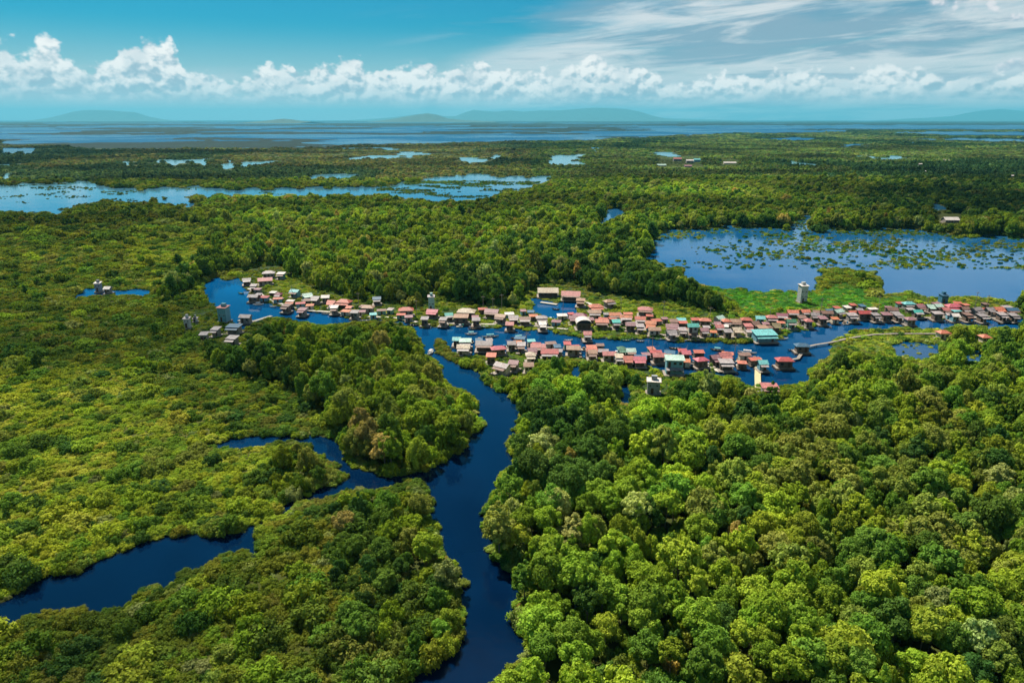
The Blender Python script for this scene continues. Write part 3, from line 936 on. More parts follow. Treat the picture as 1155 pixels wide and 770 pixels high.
def grow():
    trees, shrubs = [], []
    # --- tall trees to 950 m
    for (s, y0, y1, seed) in ((4.5, 30, 330, 1), (5.4, 330, 560, 2), (6.8, 560, 960, 3)):
        x, y, rng = jgrid(-y1 * .85 - 40, y1 * .85 + 40, y0, y1, s, seed)
        tall, kt, ks, px, py = zone_kind(x, y, rng)
        sparse = (~tall) & (rng.rand(len(x)) < np.where(fbm(x / 35, y / 35, 91) > 0.62, 0.14, 0.008)) & (py < 700) 
        farmix = (~tall) & (y > 560) & (rng.rand(len(x)) < 0.5)
        k = (tall | sparse | farmix) & ~out_water(x, y)
        k &= fbm(x / 16, y / 16, 92) > 0.27
        x, y, px, py, kt = x[k], y[k], px[k], py[k], kt[k]
        tl = tall[k]
        n = len(x)
        r = (1.7 + 2.6 * rng.beta(1.3, 1.7, n)) * (0.8 + 0.4 * fbm(x / 30, y / 30, 93)) * np.where(y < 330, 1.0, 1.15); h = r * rng.uniform(1.5, 2.3, n) + 2.6
        lowleft = (px < 530) & (py > 540)
        r = np.where(lowleft, r * 0.66, r); h = np.where(lowleft, h * 0.56, h)
        r = np.where(tl, r, r * 0.65); h = np.where(tl, h, h * 0.62)
        h = np.where(y > 560, h * 0.8, h)
        ok = fits(x, y, r, h)
        # a smaller tree where the big one would stick out
        r2, h2 = r * .62, h * .55
        ok2 = ~ok & fits(x, y, r2, h2)
        r = np.where(ok, r, r2); h = np.where(ok, h, h2)
        k = ok | ok2
        x, y, r, h, kt = x[k], y[k], r[k], h[k], kt[k]; n = len(x)
        crown_z = 0.60
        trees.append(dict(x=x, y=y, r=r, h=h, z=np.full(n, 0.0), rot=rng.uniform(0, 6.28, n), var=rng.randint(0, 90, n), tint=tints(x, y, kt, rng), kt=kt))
    # --- low scrub
    for (s, y0, y1, seed, r0, r1) in ((1.95, 40, 240, 11, .85, 1.7), (2.6, 240, 470, 12, 1.1, 2.1), (4.8, 470, 960, 13, 2.0, 3.6)):
        x, y, rng = jgrid(-y1 * .85 - 40, y1 * .85 + 40, y0, y1, s, seed)
        tall, kt, ks, px, py = zone_kind(x, y, rng)
        vill = look(VILLAGE | LIMEGRASS, px, py)
        k = ((~tall) | (rng.rand(len(x)) < 0.35)) & ~out_water(x, y)
        k &= ~(tall & (px > 600) & (py > 450) & (rng.rand(len(x)) < 0.75))
        x, y, px, py, ks = x[k], y[k], px[k], py[k], ks[k]; n = len(x)
        r = rng.uniform(r0, r1, n) * (0.7 + 0.7 * fbm(x / 12, y / 12, 94)); h = r * rng.uniform(0.65, 1.1, n)
        big = (rng.rand(n) < 0.045) | ((ks == 'tree') & (rng.rand(n) < .22)) | ((ks == 'dark') & (rng.rand(n) < .4))
        r = np.where(big, r * 1.9, r); h = np.where(big, h * 2.1, h)
        lowleft = (px < 530) & (py > 560)
        r = np.where(lowleft, r * 1.1, r); h = np.where(lowleft, h * 1.25, h)
        ok = fits(x, y, r, h)
        r2, h2 = r * .6, h * .6
        ok2 = ~ok & fits(x, y, r2, h2)
        r = np.where(ok, r, r2); h = np.where(ok, h, h2)
        ok3 = ~ok & ~ok2 & ~inkeep(x, y, 0 * x)
        r = np.where(ok3, r * .8, r); h = np.where(ok3, np.minimum(h, .9), h)
        k = ok | ok2 | ok3
        x, y, r, h, ks = x[k], y[k], r[k], h[k], ks[k]; n = len(x)
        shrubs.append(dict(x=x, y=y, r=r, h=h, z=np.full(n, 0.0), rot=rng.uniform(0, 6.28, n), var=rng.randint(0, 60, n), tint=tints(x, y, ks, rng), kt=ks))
    # --- undergrowth where no tall crown covers the ground
    T = cat_data(trees); G = 1.0; NX, NY = 1000, 520
    occ = np.zeros((NY, NX), bool)
    for dx in np.linspace(-1, 1, 7):
        for dy in np.linspace(-1, 1, 7):
            if dx * dx + dy * dy > 1.05: continue
            ix = ((T['x'] + dx * T['r'] * .72) + 500).astype(int); iy = (T['y'] + dy * T['r'] * .72).astype(int)
            ok = (ix >= 0) & (ix < NX) & (iy >= 0) & (iy < NY); occ[iy[ok], ix[ok]] = True
    x, y, rng = jgrid(-440, 440, 40, 500, 2.1, 14)
    tall, kt, ks, px, py = zone_kind(x, y, rng)
    k = tall & ~occ[np.clip(y.astype(int), 0, NY - 1), np.clip((x + 500).astype(int), 0, NX - 1)] & ~out_water(x, y)
    x, y, kt = x[k], y[k], kt[k]; n = len(x)
    r = rng.uniform(1.2, 2.3, n); h = r * rng.uniform(1.0, 1.9, n)
    for sc_ in (1.0, .6):
        ok = fits(x, y, r, h, side=.25)
        r = np.where(ok, r, r * .6); h = np.where(ok, h, h * .5)
    ok = fits(x, y, r, h, side=.2)
    lowb = ~ok & ~inkeep(x, y, 0 * x)
    r = np.where(lowb, np.maximum(r, 1.0), r); h = np.where(lowb, .9, h); ok |= lowb
    x, y, r, h, kt = x[ok], y[ok], r[ok], h[ok], kt[ok]; n = len(x)
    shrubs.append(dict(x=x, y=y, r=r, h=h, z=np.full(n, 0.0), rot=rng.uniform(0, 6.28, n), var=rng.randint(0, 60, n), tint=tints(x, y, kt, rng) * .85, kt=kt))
    # --- bushes leaning over the water's edge
    x, y, rng = jgrid(-300, 300, 40, 400, 1.35, 15)
    px, py, _ = w2px(x, y, 0 * x)
    def wat(a, b):
        q, w_, _ = w2px(a, b, 0 * a); return look(WATER, q, w_) & (q > 0) & (q < 1154)
    near = np.zeros(len(x), bool)
    for dx, dy in ((2, 0), (-2, 0), (0, 2), (0, -2), (1.5, 1.5), (-1.5, 1.5), (1.5, -1.5), (-1.5, -1.5)): near |= wat(x + dx, y + dy)
    k = near & ~wat(x, y) & (px > 0) & (px < 1154) & ~look(VILLAGE | MEADOW, px, py)
    x, y, px, py = x[k], y[k], px[k], py[k]; n = len(x)
    tall, kt, ks, px, py = zone_kind(x, y, rng)
    kk = np.where(tall, kt, ks)
    r = rng.uniform(.8, 1.7, n); h = r * rng.uniform(.6, 1.1, n)
    far_side = wat(x, y + 2.5)
    h = np.where(far_side, np.minimum(h, 1.1), h)
    shrubs.append(dict(x=x, y=y, r=r, h=h, z=np.full(n, 0.0), rot=rng.uniform(0, 6.28, n), var=rng.randint(0, 60, n), tint=tints(x, y, kk, rng), kt=kk))
    # --- garden bushes among the houses
    x, y, rng = jgrid(-230, 420, 170, 480, 3.0, 16)
    px, py, _ = w2px(x, y, 0 * x)
    k = look(VILLAGE | LIMEGRASS, px, py) & ~look(WATER, px, py) & (rng.rand(len(x)) < np.where(fbm(x / 9, y / 9, 98) > .46, .75, .15))
    x, y = x[k], y[k]; n = len(x)
    kk = rng.choice(['lime', 'tree', 'tree', 'gold', 'dark'], n).astype('<U8')
    r = rng.uniform(.7, 1.7, n); h = r * rng.uniform(.7, 1.3, n)
    shrubs.append(dict(x=x, y=y, r=r, h=h, z=np.full(n, 0.0), rot=rng.uniform(0, 6.28, n), var=rng.randint(0, 60, n), tint=tints(x, y, kk, rng), kt=kk))
    # --- tussocks on the meadow and the village grass
    x, y, rng = jgrid(-230, 420, 150, 520, 2.3, 21)
    px, py, _ = w2px(x, y, 0 * x)
    me_, lg, vl = look(MEADOW, px, py), look(LIMEGRASS, px, py), look(VILLAGE, px, py)
    wt = look(WATER, px, py)
    k = (me_ | lg | (vl & (rng.rand(len(x)) < .7))) & ~wt
    x, y, me_, lg = x[k], y[k], me_[k], lg[k]; n = len(x)
    kk = np.where(me_, 'meadow', np.where(lg, 'lime', 'scrub')).astype('<U8')
    kk = np.where(me_ & (rng.rand(n) < .12), 'lime', kk)
    r = rng.uniform(.8, 1.9, n); h = rng.uniform(.3, 1.1, n)
    tus = dict(x=x, y=y, r=r, h=h, z=np.full(n, 0.2), rot=rng.uniform(0, 6.28, n), var=rng.randint(0, 60, n), tint=tints(x, y, kk, rng), kt=kk)
    # --- bushes standing in the flooded lake and along the big left river
    x, y, rng = jgrid(-700, 800, 380, 960, 2.6, 31)
    px, py, _ = w2px(x, y, 0 * x)
    fl = look(raster([FLOODED]), px, py); bl = look(raster([BIG_LEFT]), px, py)
    nz = fbm(x / 26, y / 26, 95, 4)
    dens = np.where(fl, np.clip((px - 780) / 250, 0, 1) * 0.15 + 0.010, 0)
    dens += np.where(fl & (nz > 0.59), 0.5 * np.clip((px - 700) / 180, 0.25, 1), 0)
    dens += np.where(fl & ((py < 264) | (py > 318)), 0.18, 0)
    dens += np.where(bl & (px > 425) & (nz > .52), 0.8, 0) + np.where(bl & (px < 425) & (nz > .66), .35, 0)
    flats = look(warp(raster([[(980,298),(1010,293),(1062,297),(1050,309),(1000,312)], [(1045,284),(1100,279),(1116,288),(1060,294)], [(930,272),(1005,268),(1018,278),(950,283)], [(1085,305),(1165,298),(1165,312),(1110,318)],
        [(735,262),(800,262),(790,270),(742,270)], [(1100,268),(1165,274),(1165,282),(1120,280)], [(905,262),(925,264),(920,272),(905,270)], [(1020,318),(1060,316),(1070,326),(1030,328)], [(860,270),(900,272),(890,278),(862,276)]])), px, py)
    dens += np.where(flats, .42, 0)
    k = rng.rand(len(x)) < dens
    x, y, flats = x[k], y[k], flats[k]; n = len(x)
    kk = np.where(flats & (rng.rand(n) < .7), 'gold', np.where(rng.rand(n) < .5, 'tree', np.where(rng.rand(n) < .5, 'dark', 'meadow'))).astype('<U8')
    r = .6 + 1.7 * rng.beta(1.1, 3.2, n); h = r * rng.uniform(.5, 1.5, n)
    # and in the flooded ground behind the spit
    x2, y2, _r = jgrid(60, 200, 190, 300, 2.0, 32)
    qx, qy, _ = w2px(x2, y2, 0 * x2)
    k = look(WATER, qx, qy) & (qx > 985) & (qy > 381) & (_r.rand(len(x2)) < .28)
    x2, y2 = x2[k], y2[k]; n2_ = len(x2)
    x = np.concatenate([x, x2]); y = np.concatenate([y, y2]); kk = np.concatenate([kk, np.full(n2_, 'gold')])
    r = np.concatenate([r, _r.uniform(.4, 1.1, n2_)]); h = np.concatenate([h, _r.uniform(.4, 1.1, n2_)]); n = len(x)
    lone = dict(x=x, y=y, r=r, h=h, z=np.full(n, -0.1), rot=rng.uniform(0, 6.28, n), var=rng.randint(0, 60, n), tint=tints(x, y, kk, rng) * .8, kt=kk)
    # --- beyond: clumps of wood and scrub out to three kilometres
    far = []
    for (s, y0, y1, seed, rr) in ((8.5, 950, 1500, 41, (3.4, 6.5)), (14, 1500, 2700, 42, (6, 11)), (30, 2700, 5600, 43, (11, 22))):
        x, y, rng = jgrid(-y1 * .85, y1 * .85, y0, y1, s, seed)
        px, py, _ = w2px(x, y, 0 * x)
        ins = (px > 0) & (px < 1154)
        k = ~(look(WATER, px, py) & ins) & ~out_water(x, y) & ~inkeep(x, y, 5.0 + 0 * x, WATER)
        k &= ~((fbm(x / 130, y / 260, 51, 4) > np.where(px < 640, 0.695, 0.745)) & (py < 212))
        wood = fbm(x / 420, y / 900, 96, 4)
        k &= (rng.rand(len(x)) < np.where(px > 540 + 120 * (vnoise(x / 200, y / 200, 7) - .5), 0.97, np.clip((wood - .30) * 3.2, 0.75, 1)))
        x, y, wood = x[k], y[k], wood[k]; n = len(x)
        px, py, _ = w2px(x, y, 0 * x)
        wd2 = fbm(x / 160, y / 330, 97, 3)
        kk = np.where(wood + .5 * (wd2 - .5) > .56, 'dark', np.where(rng.rand(n) < np.where(px < 560, .8, .35), 'scrub', 'tree')).astype('<U8')
        r = rng.uniform(*rr, n); h = rng.uniform(2.5, 9.5, n) * np.clip(wood * 1.6, .5, 1.2)
        h = np.where(px < 560, h * .75, h)
        low_ = inkeep(x, y, 0 * x, VILLAGE) | inkeep(x, y, h * .8, VILLAGE)
        h = np.where(low_, 1.2, h); r = np.where(low_, np.minimum(r, 5), r)
        tcol = tints(x, y, kk, rng) * np.where((px < 600)[:, None], [.88, .76, 1.9], [.74, .78, 1.6])  # bluer, duller tint puts distance haze into the foliage colour
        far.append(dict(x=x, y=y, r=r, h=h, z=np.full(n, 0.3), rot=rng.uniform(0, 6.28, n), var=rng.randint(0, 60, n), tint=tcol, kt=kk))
    return cat_data(trees), cat_data(shrubs), tus, lone, cat_data(far)


TREES, SHRUBS, TUSSOCK, LONE, FAR = grow()


# ------------------------------------------------------------------ the individual trees and shrubs
def ordinal(n):
    return "%d%s" % (n, 'th' if 10 <= n % 100 <= 20 else {1: 'st', 2: 'nd', 3: 'rd'}.get(n % 10, 'th'))


def colour_word(c, kt):
    if kt == 'rust': return "rusty brown"
    if kt == 'pale': return "pale grey-green"
    l = c[1]
    w = c[0] / max(c[1], 1e-6)
    if l < 0.065: return "very dark green"
    if l < 0.095: return "dark green" if w < .8 else "dark olive"
    if l < 0.14: return "mid green" if w < .8 else "olive"
    return "lime green" if w < .8 else "golden green"


def pick(d, n):
    px, py, dep = w2px(d['x'], d['y'], d['h'] * .6)
    size = d['r'] / dep
    size = np.where((px > 2) & (px < 1152) & (py > 150) & (py < 768), size, -1)
    idx = np.argsort(-size)[:n]
    return idx[size[idx] > 0], px, py


def crown_scale(d, i, tree=True):
    return d['r'][i], d['r'][i]


def place_individuals():
    idx, px, py = pick(TREES, 300)
    names = []
    rows = {}
    for i in idx:
        if px[i] > 530 or (px[i] > 500 and py[i] < 420): reg = "forest right of channel"
        elif py[i] < 545: reg = "wooded point"
        else: reg = "lower left bank"
        row = int((772 - py[i]) // 26)
        rows.setdefault((reg, row), []).append(i)
    regrows = {}
    for reg, row in rows: regrows.setdefault(reg, []).append(row)
    for reg in regrows: regrows[reg] = sorted(set(regrows[reg]))
    for (reg, row), lst in rows.items():
        lst.sort(key=lambda i: px[i])
        rn = regrows[reg].index(row) + 1
        for k, i in enumerate(lst):
            r, h = float(TREES['r'][i]), float(TREES['h'][i])
            c = TREES['tint'][i]; kt = TREES['kt'][i]
            root = bpy.data.objects.new("broadleaf_tree", None)
            root.location = (TREES['x'][i], TREES['y'][i], 0.0)
            root.rotation_euler = (0, 0, TREES['rot'][i])
            root.empty_display_size = 1
            COL.objects.link(root)
            tag(root, "%s tree, %s from left in %s row up, %s" % (colour_word(c, kt), ordinal(k + 1), ordinal(rn), reg),
                "tree", "trees of the flooded swamp forest")
            v = int(TREES['var'][i]) % len(NEAR_CROWN)
            cr = link("crown", NEAR_CROWN[v], root)
            ch = SH_TREE[v % 6][0] if v < 9 else (.75, 1.0, .85, 1.35)[v - 9]
            vz = min(1.25, (h * 0.46) / (r * ch * 0.95 + 1e-6)); vz = max(0.6, vz)
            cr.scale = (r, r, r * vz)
            cr.location = (0, 0, h - r * vz * ch * 0.95)
            cr['tint'] = [float(c[0]), float(c[1]), float(c[2])]
            tk = link("trunk", TRUNKS[v % 4], root)
            tk.scale = (r * .9, r * .9, h * 0.72)
    used_t = np.zeros(len(TREES['x']), bool); used_t[idx] = True
    idx, px, py = pick(SHRUBS, 300)
    rows = {}
    for i in idx:
        if px[i] > 530: reg = "shrubs right of channel"
        elif px[i] < 430 and py[i] < 1105 - px[i] * 1.2 and py[i] < 700 - 0.25 * px[i] and py[i] < 640: reg = "golden left marsh"
        else: reg = "lower left bank scrub"
        rows.setdefault((reg, int((772 - py[i]) // 18)), []).append(i)
    regrows = {}
    for reg, row in rows: regrows.setdefault(reg, []).append(row)
    for reg in regrows: regrows[reg] = sorted(set(regrows[reg]))
    for (reg, row), lst in rows.items():
        lst.sort(key=lambda i: px[i])
        rn = regrows[reg].index(row) + 1
        for k, i in enumerate(lst):
            r, h = float(SHRUBS['r'][i]), float(SHRUBS['h'][i])
            c = SHRUBS['tint'][i]; kt = SHRUBS['kt'][i]
            root = bpy.data.objects.new("marsh_shrub", None)
            root.location = (SHRUBS['x'][i], SHRUBS['y'][i], 0.0)
            root.rotation_euler = (0, 0, SHRUBS['rot'][i])
            COL.objects.link(root)
            tag(root, "%s shrub, %s from left in %s row up, %s" % (colour_word(c, kt), ordinal(k + 1), ordinal(rn), reg), "shrub", "shrubs of the open marsh")
            v = int(SHRUBS['var'][i]) % len(NEAR_SHRUB)
            f = link("foliage", NEAR_SHRUB[v], root)
            f.scale = (r, r, h * 1.05); f.location = (0, 0, h * 0.22)
            f['tint'] = [float(c[0]), float(c[1]), float(c[2])]
            s = link("stem", TRUNKS[v % 4], root)
            s.scale = (r * .6, r * .6, h * .6)
    used_s = np.zeros(len(SHRUBS['x']), bool); used_s[idx] = True
    return used_t, used_s


USED_T, USED_S = place_individuals()


def mass():
    t = sub(TREES, ~USED_T)
    dist = np.hypot(t['x'], t['y'])
    near = dist < 330
    NJ = [joined("near_tree_%d" % i, NEAR_CROWN[i], TRUNKS[i % 4], 0.9, 0.95) for i in range(len(NEAR_CROWN))]
    MJ = [joined("mid_tree_%d" % i, MID_CROWN[i], TRUNKS[i % 4], 0.9, 0.95) for i in range(len(MID_CROWN))]
    # joined trees are ~1.85 units tall for one unit of radius
    def prep(d, hu):
        d = dict(d); d['scl'] = np.stack([d['r'], d['r'], d['h'] / hu], -1); return d
    # all the remaining trees are one mass, its sources near and middle meshes by distance
    d = prep(t, 1.75)
    k = len(NJ) * 100
    d['var'] = np.where(near, d['var'] % len(NJ), len(NJ) + d['var'] % len(MJ))
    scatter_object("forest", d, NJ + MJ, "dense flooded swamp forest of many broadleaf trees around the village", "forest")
    s = sub(SHRUBS, ~USED_S)
    ds = np.hypot(s['x'], s['y'])
    s['var'] = np.where(ds < 230, s['var'] % len(NEAR_SHRUB), len(NEAR_SHRUB) + s['var'] % len(MID_SHRUB))
    s['scl'] = np.stack([s['r'], s['r'], s['h'] * 1.05], -1); s['z'] = s['h'] * .2
    scatter_object("scrub", s, NEAR_SHRUB + MID_SHRUB, "low olive and golden scrub covering the open marsh on the left", "scrub")
    u = dict(TUSSOCK); u['scl'] = np.stack([u['r'], u['r'], u['h']], -1)
    scatter_object("grass", u, MID_SHRUB, "bright green marsh grass around the stilt houses", "grass")
    l = dict(LONE); l['scl'] = np.stack([l['r'], l['r'], l['h']], -1)
    scatter_object("reeds", l, MID_SHRUB, "scattered clumps of plants standing in the flooded lakes", "water plants")
    f = dict(FAR); f['scl'] = np.stack([f['r'], f['r'], f['h']], -1)
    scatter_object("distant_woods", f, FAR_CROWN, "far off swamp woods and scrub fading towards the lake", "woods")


mass()
# ------------------------------------------------------------------ the floating village
def roof_material(name, c1, c2):
    m, t, b, o = new_mat(name)
    tc = t.node('ShaderNodeTexCoord')
    geo = t.node('ShaderNodeNewGeometry')
    oi = t.node('ShaderNodeObjectInfo')
    sh = t.vmath('ADD', geo.outputs['Position'], oi.outputs['Location'])
    n = t.noise(sh, 0.55, 5.0, 0.65)
    n2 = t.noise(sh, 3.0, 3.0, 0.6)
    # sheets laid side by side, each weathered a little differently
    br = t.node('ShaderNodeTexBrick')
    mp = t.node('ShaderNodeMapping'); t.l.new(tc.outputs['Object'], mp.inputs[0]); mp.inputs['Scale'].default_value = (1.0, 0.6, 1.0)
    t.l.new(mp.outputs[0], br.inputs['Vector'])
    br.inputs['Scale'].default_value = 1.1
    br.inputs['Color1'].default_value = (0.72, 0.72, 0.72, 1); br.inputs['Color2'].default_value = (1.15, 1.15, 1.15, 1)
    br.inputs['Mortar'].default_value = (0.6, 0.6, 0.6, 1); br.inputs['Mortar Size'].default_value = 0.012
    c = t.mix(t.smooth(n, 0.42, 0.66), c1, c2)
    c = t.mix(t.math('MULTIPLY', t.smooth(n2, 0.48, 0.68), 0.55), c, (0.10, 0.06, 0.045))
    c = t.mix(0.9, c, br.outputs['Color'], 'MULTIPLY')
    c = t.mix(1.0, c, (0.95, 0.84, 0.80), 'MULTIPLY')
    t.l.new(c, b.inputs['Base Color'])
    b.inputs['Roughness'].default_value = 0.55
    w = t.node('ShaderNodeTexWave', bands_direction='X'); w.inputs['Scale'].default_value = 4.0
    t.l.new(tc.outputs['Object'], w.inputs['Vector'])
    bp = t.node('ShaderNodeBump'); bp.inputs['Strength'].default_value = 0.4; bp.inputs['Distance'].default_value = 0.03
    t.l.new(w.outputs['Fac'], bp.inputs['Height']); t.l.new(bp.outputs[0], b.inputs['Normal'])
    return m


def wall_material(name, c1, c2, plank=True):
    m, t, b, o = new_mat(name)
    tc = t.node('ShaderNodeTexCoord')
    n = t.noise(tc.outputs['Object'], 1.3, 5.0, 0.65)
    w = t.node('ShaderNodeTexWave', bands_direction='Z' if plank else 'X'); w.inputs['Scale'].default_value = 1.6
    w.inputs['Distortion'].default_value = 0.4
    t.l.new(tc.outputs['Object'], w.inputs['Vector'])
    c = t.mix(t.smooth(n, 0.35, 0.7), c1, c2)
    c = t.mix(0.35, c, t.mix(w.outputs['Fac'], (0.5, 0.5, 0.5), (1, 1, 1)), 'MULTIPLY')
    t.l.new(c, b.inputs['Base Color'])
    b.inputs['Roughness'].default_value = 0.8
    return m


RC = {
    'rust': ((.56, .13, .075), (.38, .10, .06), "rust-red"), 'red': ((.52, .075, .075), (.38, .07, .06), "red"), 'pinkred': ((.60, .13, .19), (.50, .12, .13), "rose-red"),
    'pink': ((.56, .20, .19), (.42, .14, .12), "faded pink"), 'salmon': ((.66, .22, .13), (.50, .15, .09), "salmon"), 'maroon': ((.28, .065, .12), (.20, .05, .08), "maroon"),
    'tan': ((.42, .27, .17), (.33, .19, .12), "tan"), 'cream': ((.62, .57, .42), (.44, .34, .25), "cream"), 'orange': ((.60, .20, .07), (.45, .14, .06), "orange-brown"),
    'brown': ((.26, .15, .11), (.18, .11, .085), "brown"), 'grey': ((.34, .33, .34), (.22, .20, .20), "grey"), 'pale': ((.44, .43, .44), (.34, .28, .27), "pale grey"),
    'white': ((.80, .80, .76), (.66, .64, .60), "white"), 'mint': ((.50, .76, .66), (.40, .64, .56), "mint-green"), 'teal': ((.05, .48, .42), (.06, .40, .36), "bright teal"),
    'cyan': ((.16, .60, .62), (.13, .48, .50), "turquoise"), 'green': ((.03, .22, .12), (.04, .16, .09), "dark green"), 'blue': ((.04, .16, .28), (.03, .12, .22), "blue"),
    'mauve': ((.34, .18, .21), (.25, .12, .13), "mauve-grey"), 'olive': ((.24, .22, .10), (.18, .16, .08), "olive thatched"),
}
ROOF = {k: roof_material("roof_" + k, v[0], v[1]) for k, v in RC.items()}
WALLS = [wall_material("wall_wood", (.20, .14, .10), (.11, .08, .06)), wall_material("wall_grey_wood", (.30, .27, .24), (.18, .16, .14)), wall_material("wall_cream_paint", (.62, .55, .42), (.48, .40, .30)),
         wall_material("wall_blue_paint", (.16, .36, .42), (.12, .26, .32)), wall_material("wall_dark_wood", (.09, .065, .05), (.055, .04, .035)), wall_material("wall_green_paint", (.20, .42, .32), (.14, .30, .24))]
M_RENDER = wall_material("wall_pale_render", (.52, .53, .52), (.34, .34, .33), False)
M_TEALR = wall_material("wall_teal_render", (.16, .36, .40), (.11, .27, .32), False)
M_GREYR = wall_material("wall_grey_render", (.34, .35, .37), (.22, .23, .25), False)
M_BLUER = wall_material("wall_blue_render", (.035, .17, .27), (.03, .12, .20), False)
M_DECK = wall_material("deck_boards", (.36, .30, .25), (.22, .18, .15))
M_DECKP = wall_material("pale_boards", (.55, .50, .42), (.40, .35, .28))
M_YELLOW = wall_material("yellow_boards", (.62, .55, .30), (.50, .42, .22))
M_LOG = wall_material("floating_logs", (.12, .09, .07), (.06, .045, .04))
m_, t_, b_, o_ = new_mat("dark_glass"); b_.inputs['Base Color'].default_value = (.015, .018, .022, 1); b_.inputs['Roughness'].default_value = .25; M_GLASS = m_
m_, t_, b_, o_ = new_mat("door_wood"); b_.inputs['Base Color'].default_value = (.07, .035, .02, 1); b_.inputs['Roughness'].default_value = .7; M_DOOR = m_
BOATM = {k: wall_material("boat_" + k, c, tuple(q * .7 for q in c), False) for k, c in (('white', (.75, .76, .76)), ('wood', (.30, .20, .13)), ('blue', (.06, .25, .42)), ('green', (.08, .34, .26)), ('grey', (.40, .42, .44)), ('dark', (.07, .06, .055)))}


class MB:
    def __init__(self): self.V = []; self.F = []
    def box(self, x0, x1, y0, y1, z0, z1):
        o = len(self.V)
        self.V += [(x0, y0, z0), (x1, y0, z0), (x1, y1, z0), (x0, y1, z0), (x0, y0, z1), (x1, y0, z1), (x1, y1, z1), (x0, y1, z1)]
        self.F += [tuple(o + i for i in f) for f in ((0, 3, 2, 1), (4, 5, 6, 7), (0, 1, 5, 4), (1, 2, 6, 5), (2, 3, 7, 6), (3, 0, 4, 7))]
        return self
    def poly(self, pts, faces):
        o = len(self.V); self.V += [tuple(p) for p in pts]; self.F += [tuple(o + i for i in f) for f in faces]; return self
    def tube(self, a, b, ra, rb, k=6): tube(self.V, self.F, a, b, ra, rb, k); return self
    def build(self, name, mat, parent=None):
        me = bpy.data.meshes.new(name); me.from_pydata(self.V, [], self.F); me.update(); me.materials.append(mat)
        return link(name, me, parent)


def slab(pts, th):
    """closed thin shell under a quad or triangle"""
    n = len(pts); lo = [(p[0], p[1], p[2] - th) for p in pts]
    f = [tuple(range(n)), tuple(range(2 * n - 1, n - 1, -1))]
    f += [(i, n + i, n + (i + 1) % n, (i + 1) % n) for i in range(n)]
    return list(pts) + lo, f


def gable_roof(mb, w, d, z, rise, oh=0.55, th=0.09):
    X = w / 2 + oh; Y = d / 2 + oh; e = z - rise * oh / (d / 2)
    for s in (-1, 1):
        mb.poly(*slab([(-X, s * Y, e), (X, s * Y, e), (X, 0, z + rise), (-X, 0, z + rise)][::s], th))


def hip_roof(mb, w, d, z, rise, oh=0.55, th=0.09):
    X = w / 2 + oh; Y = d / 2 + oh; e = z - 0.15; k = max(0.0, X - Y) + 0.3
    P = [(-X, -Y, e), (X, -Y, e), (X, Y, e), (-X, Y, e), (-k, 0, z + rise), (k, 0, z + rise)]
    for q in ((0, 1, 5, 4), (2, 3, 4, 5), (1, 2, 5), (3, 0, 4)):
        mb.poly(*slab([P[i] for i in q], th))


def shed_roof(mb, w, d, z, rise, oh=0.5, th=0.09):
    X = w / 2 + oh; Y = d / 2 + oh
    mb.poly(*slab([(-X, -Y, z), (X, -Y, z), (X, Y, z + rise), (-X, Y, z + rise)], th))


def arch_roof(mb, w, d, z, rise, oh=.4, th=.1, n=10):
    P = []
    for i in range(n + 1):
        a = math.pi * i / n; P.append((-(w / 2 + oh) * math.cos(a), z - .1 + rise * math.sin(a)))
    for (x0, z0), (x1, z1) in zip(P[:-1], P[1:]):
        mb.poly(*slab([(x0, -d / 2 - oh, z0), (x1, -d / 2 - oh, z1), (x1, d / 2 + oh, z1), (x0, d / 2 + oh, z0)], th))


def windows_on(root, w, d, z0, H, rng, n, front=-1, size=(.9, .8)):
    xs = [(-w / 2) + w * (i + .5) / (n + 1) for i in range(n + 1)]
    di = rng.randrange(n + 1)
    for i, x in enumerate(xs):
        if i == di:
            MB().box(x - .42, x + .42, front * d / 2 - .05, front * d / 2 + .05, z0, z0 + min(1.95, H - .2)).build("door", M_DOOR, root)
        else:
            MB().box(x - size[0] / 2, x + size[0] / 2, front * d / 2 - .045, front * d / 2 + .045, z0 + .95, z0 + .95 + size[1]).build("window", M_GLASS, root)


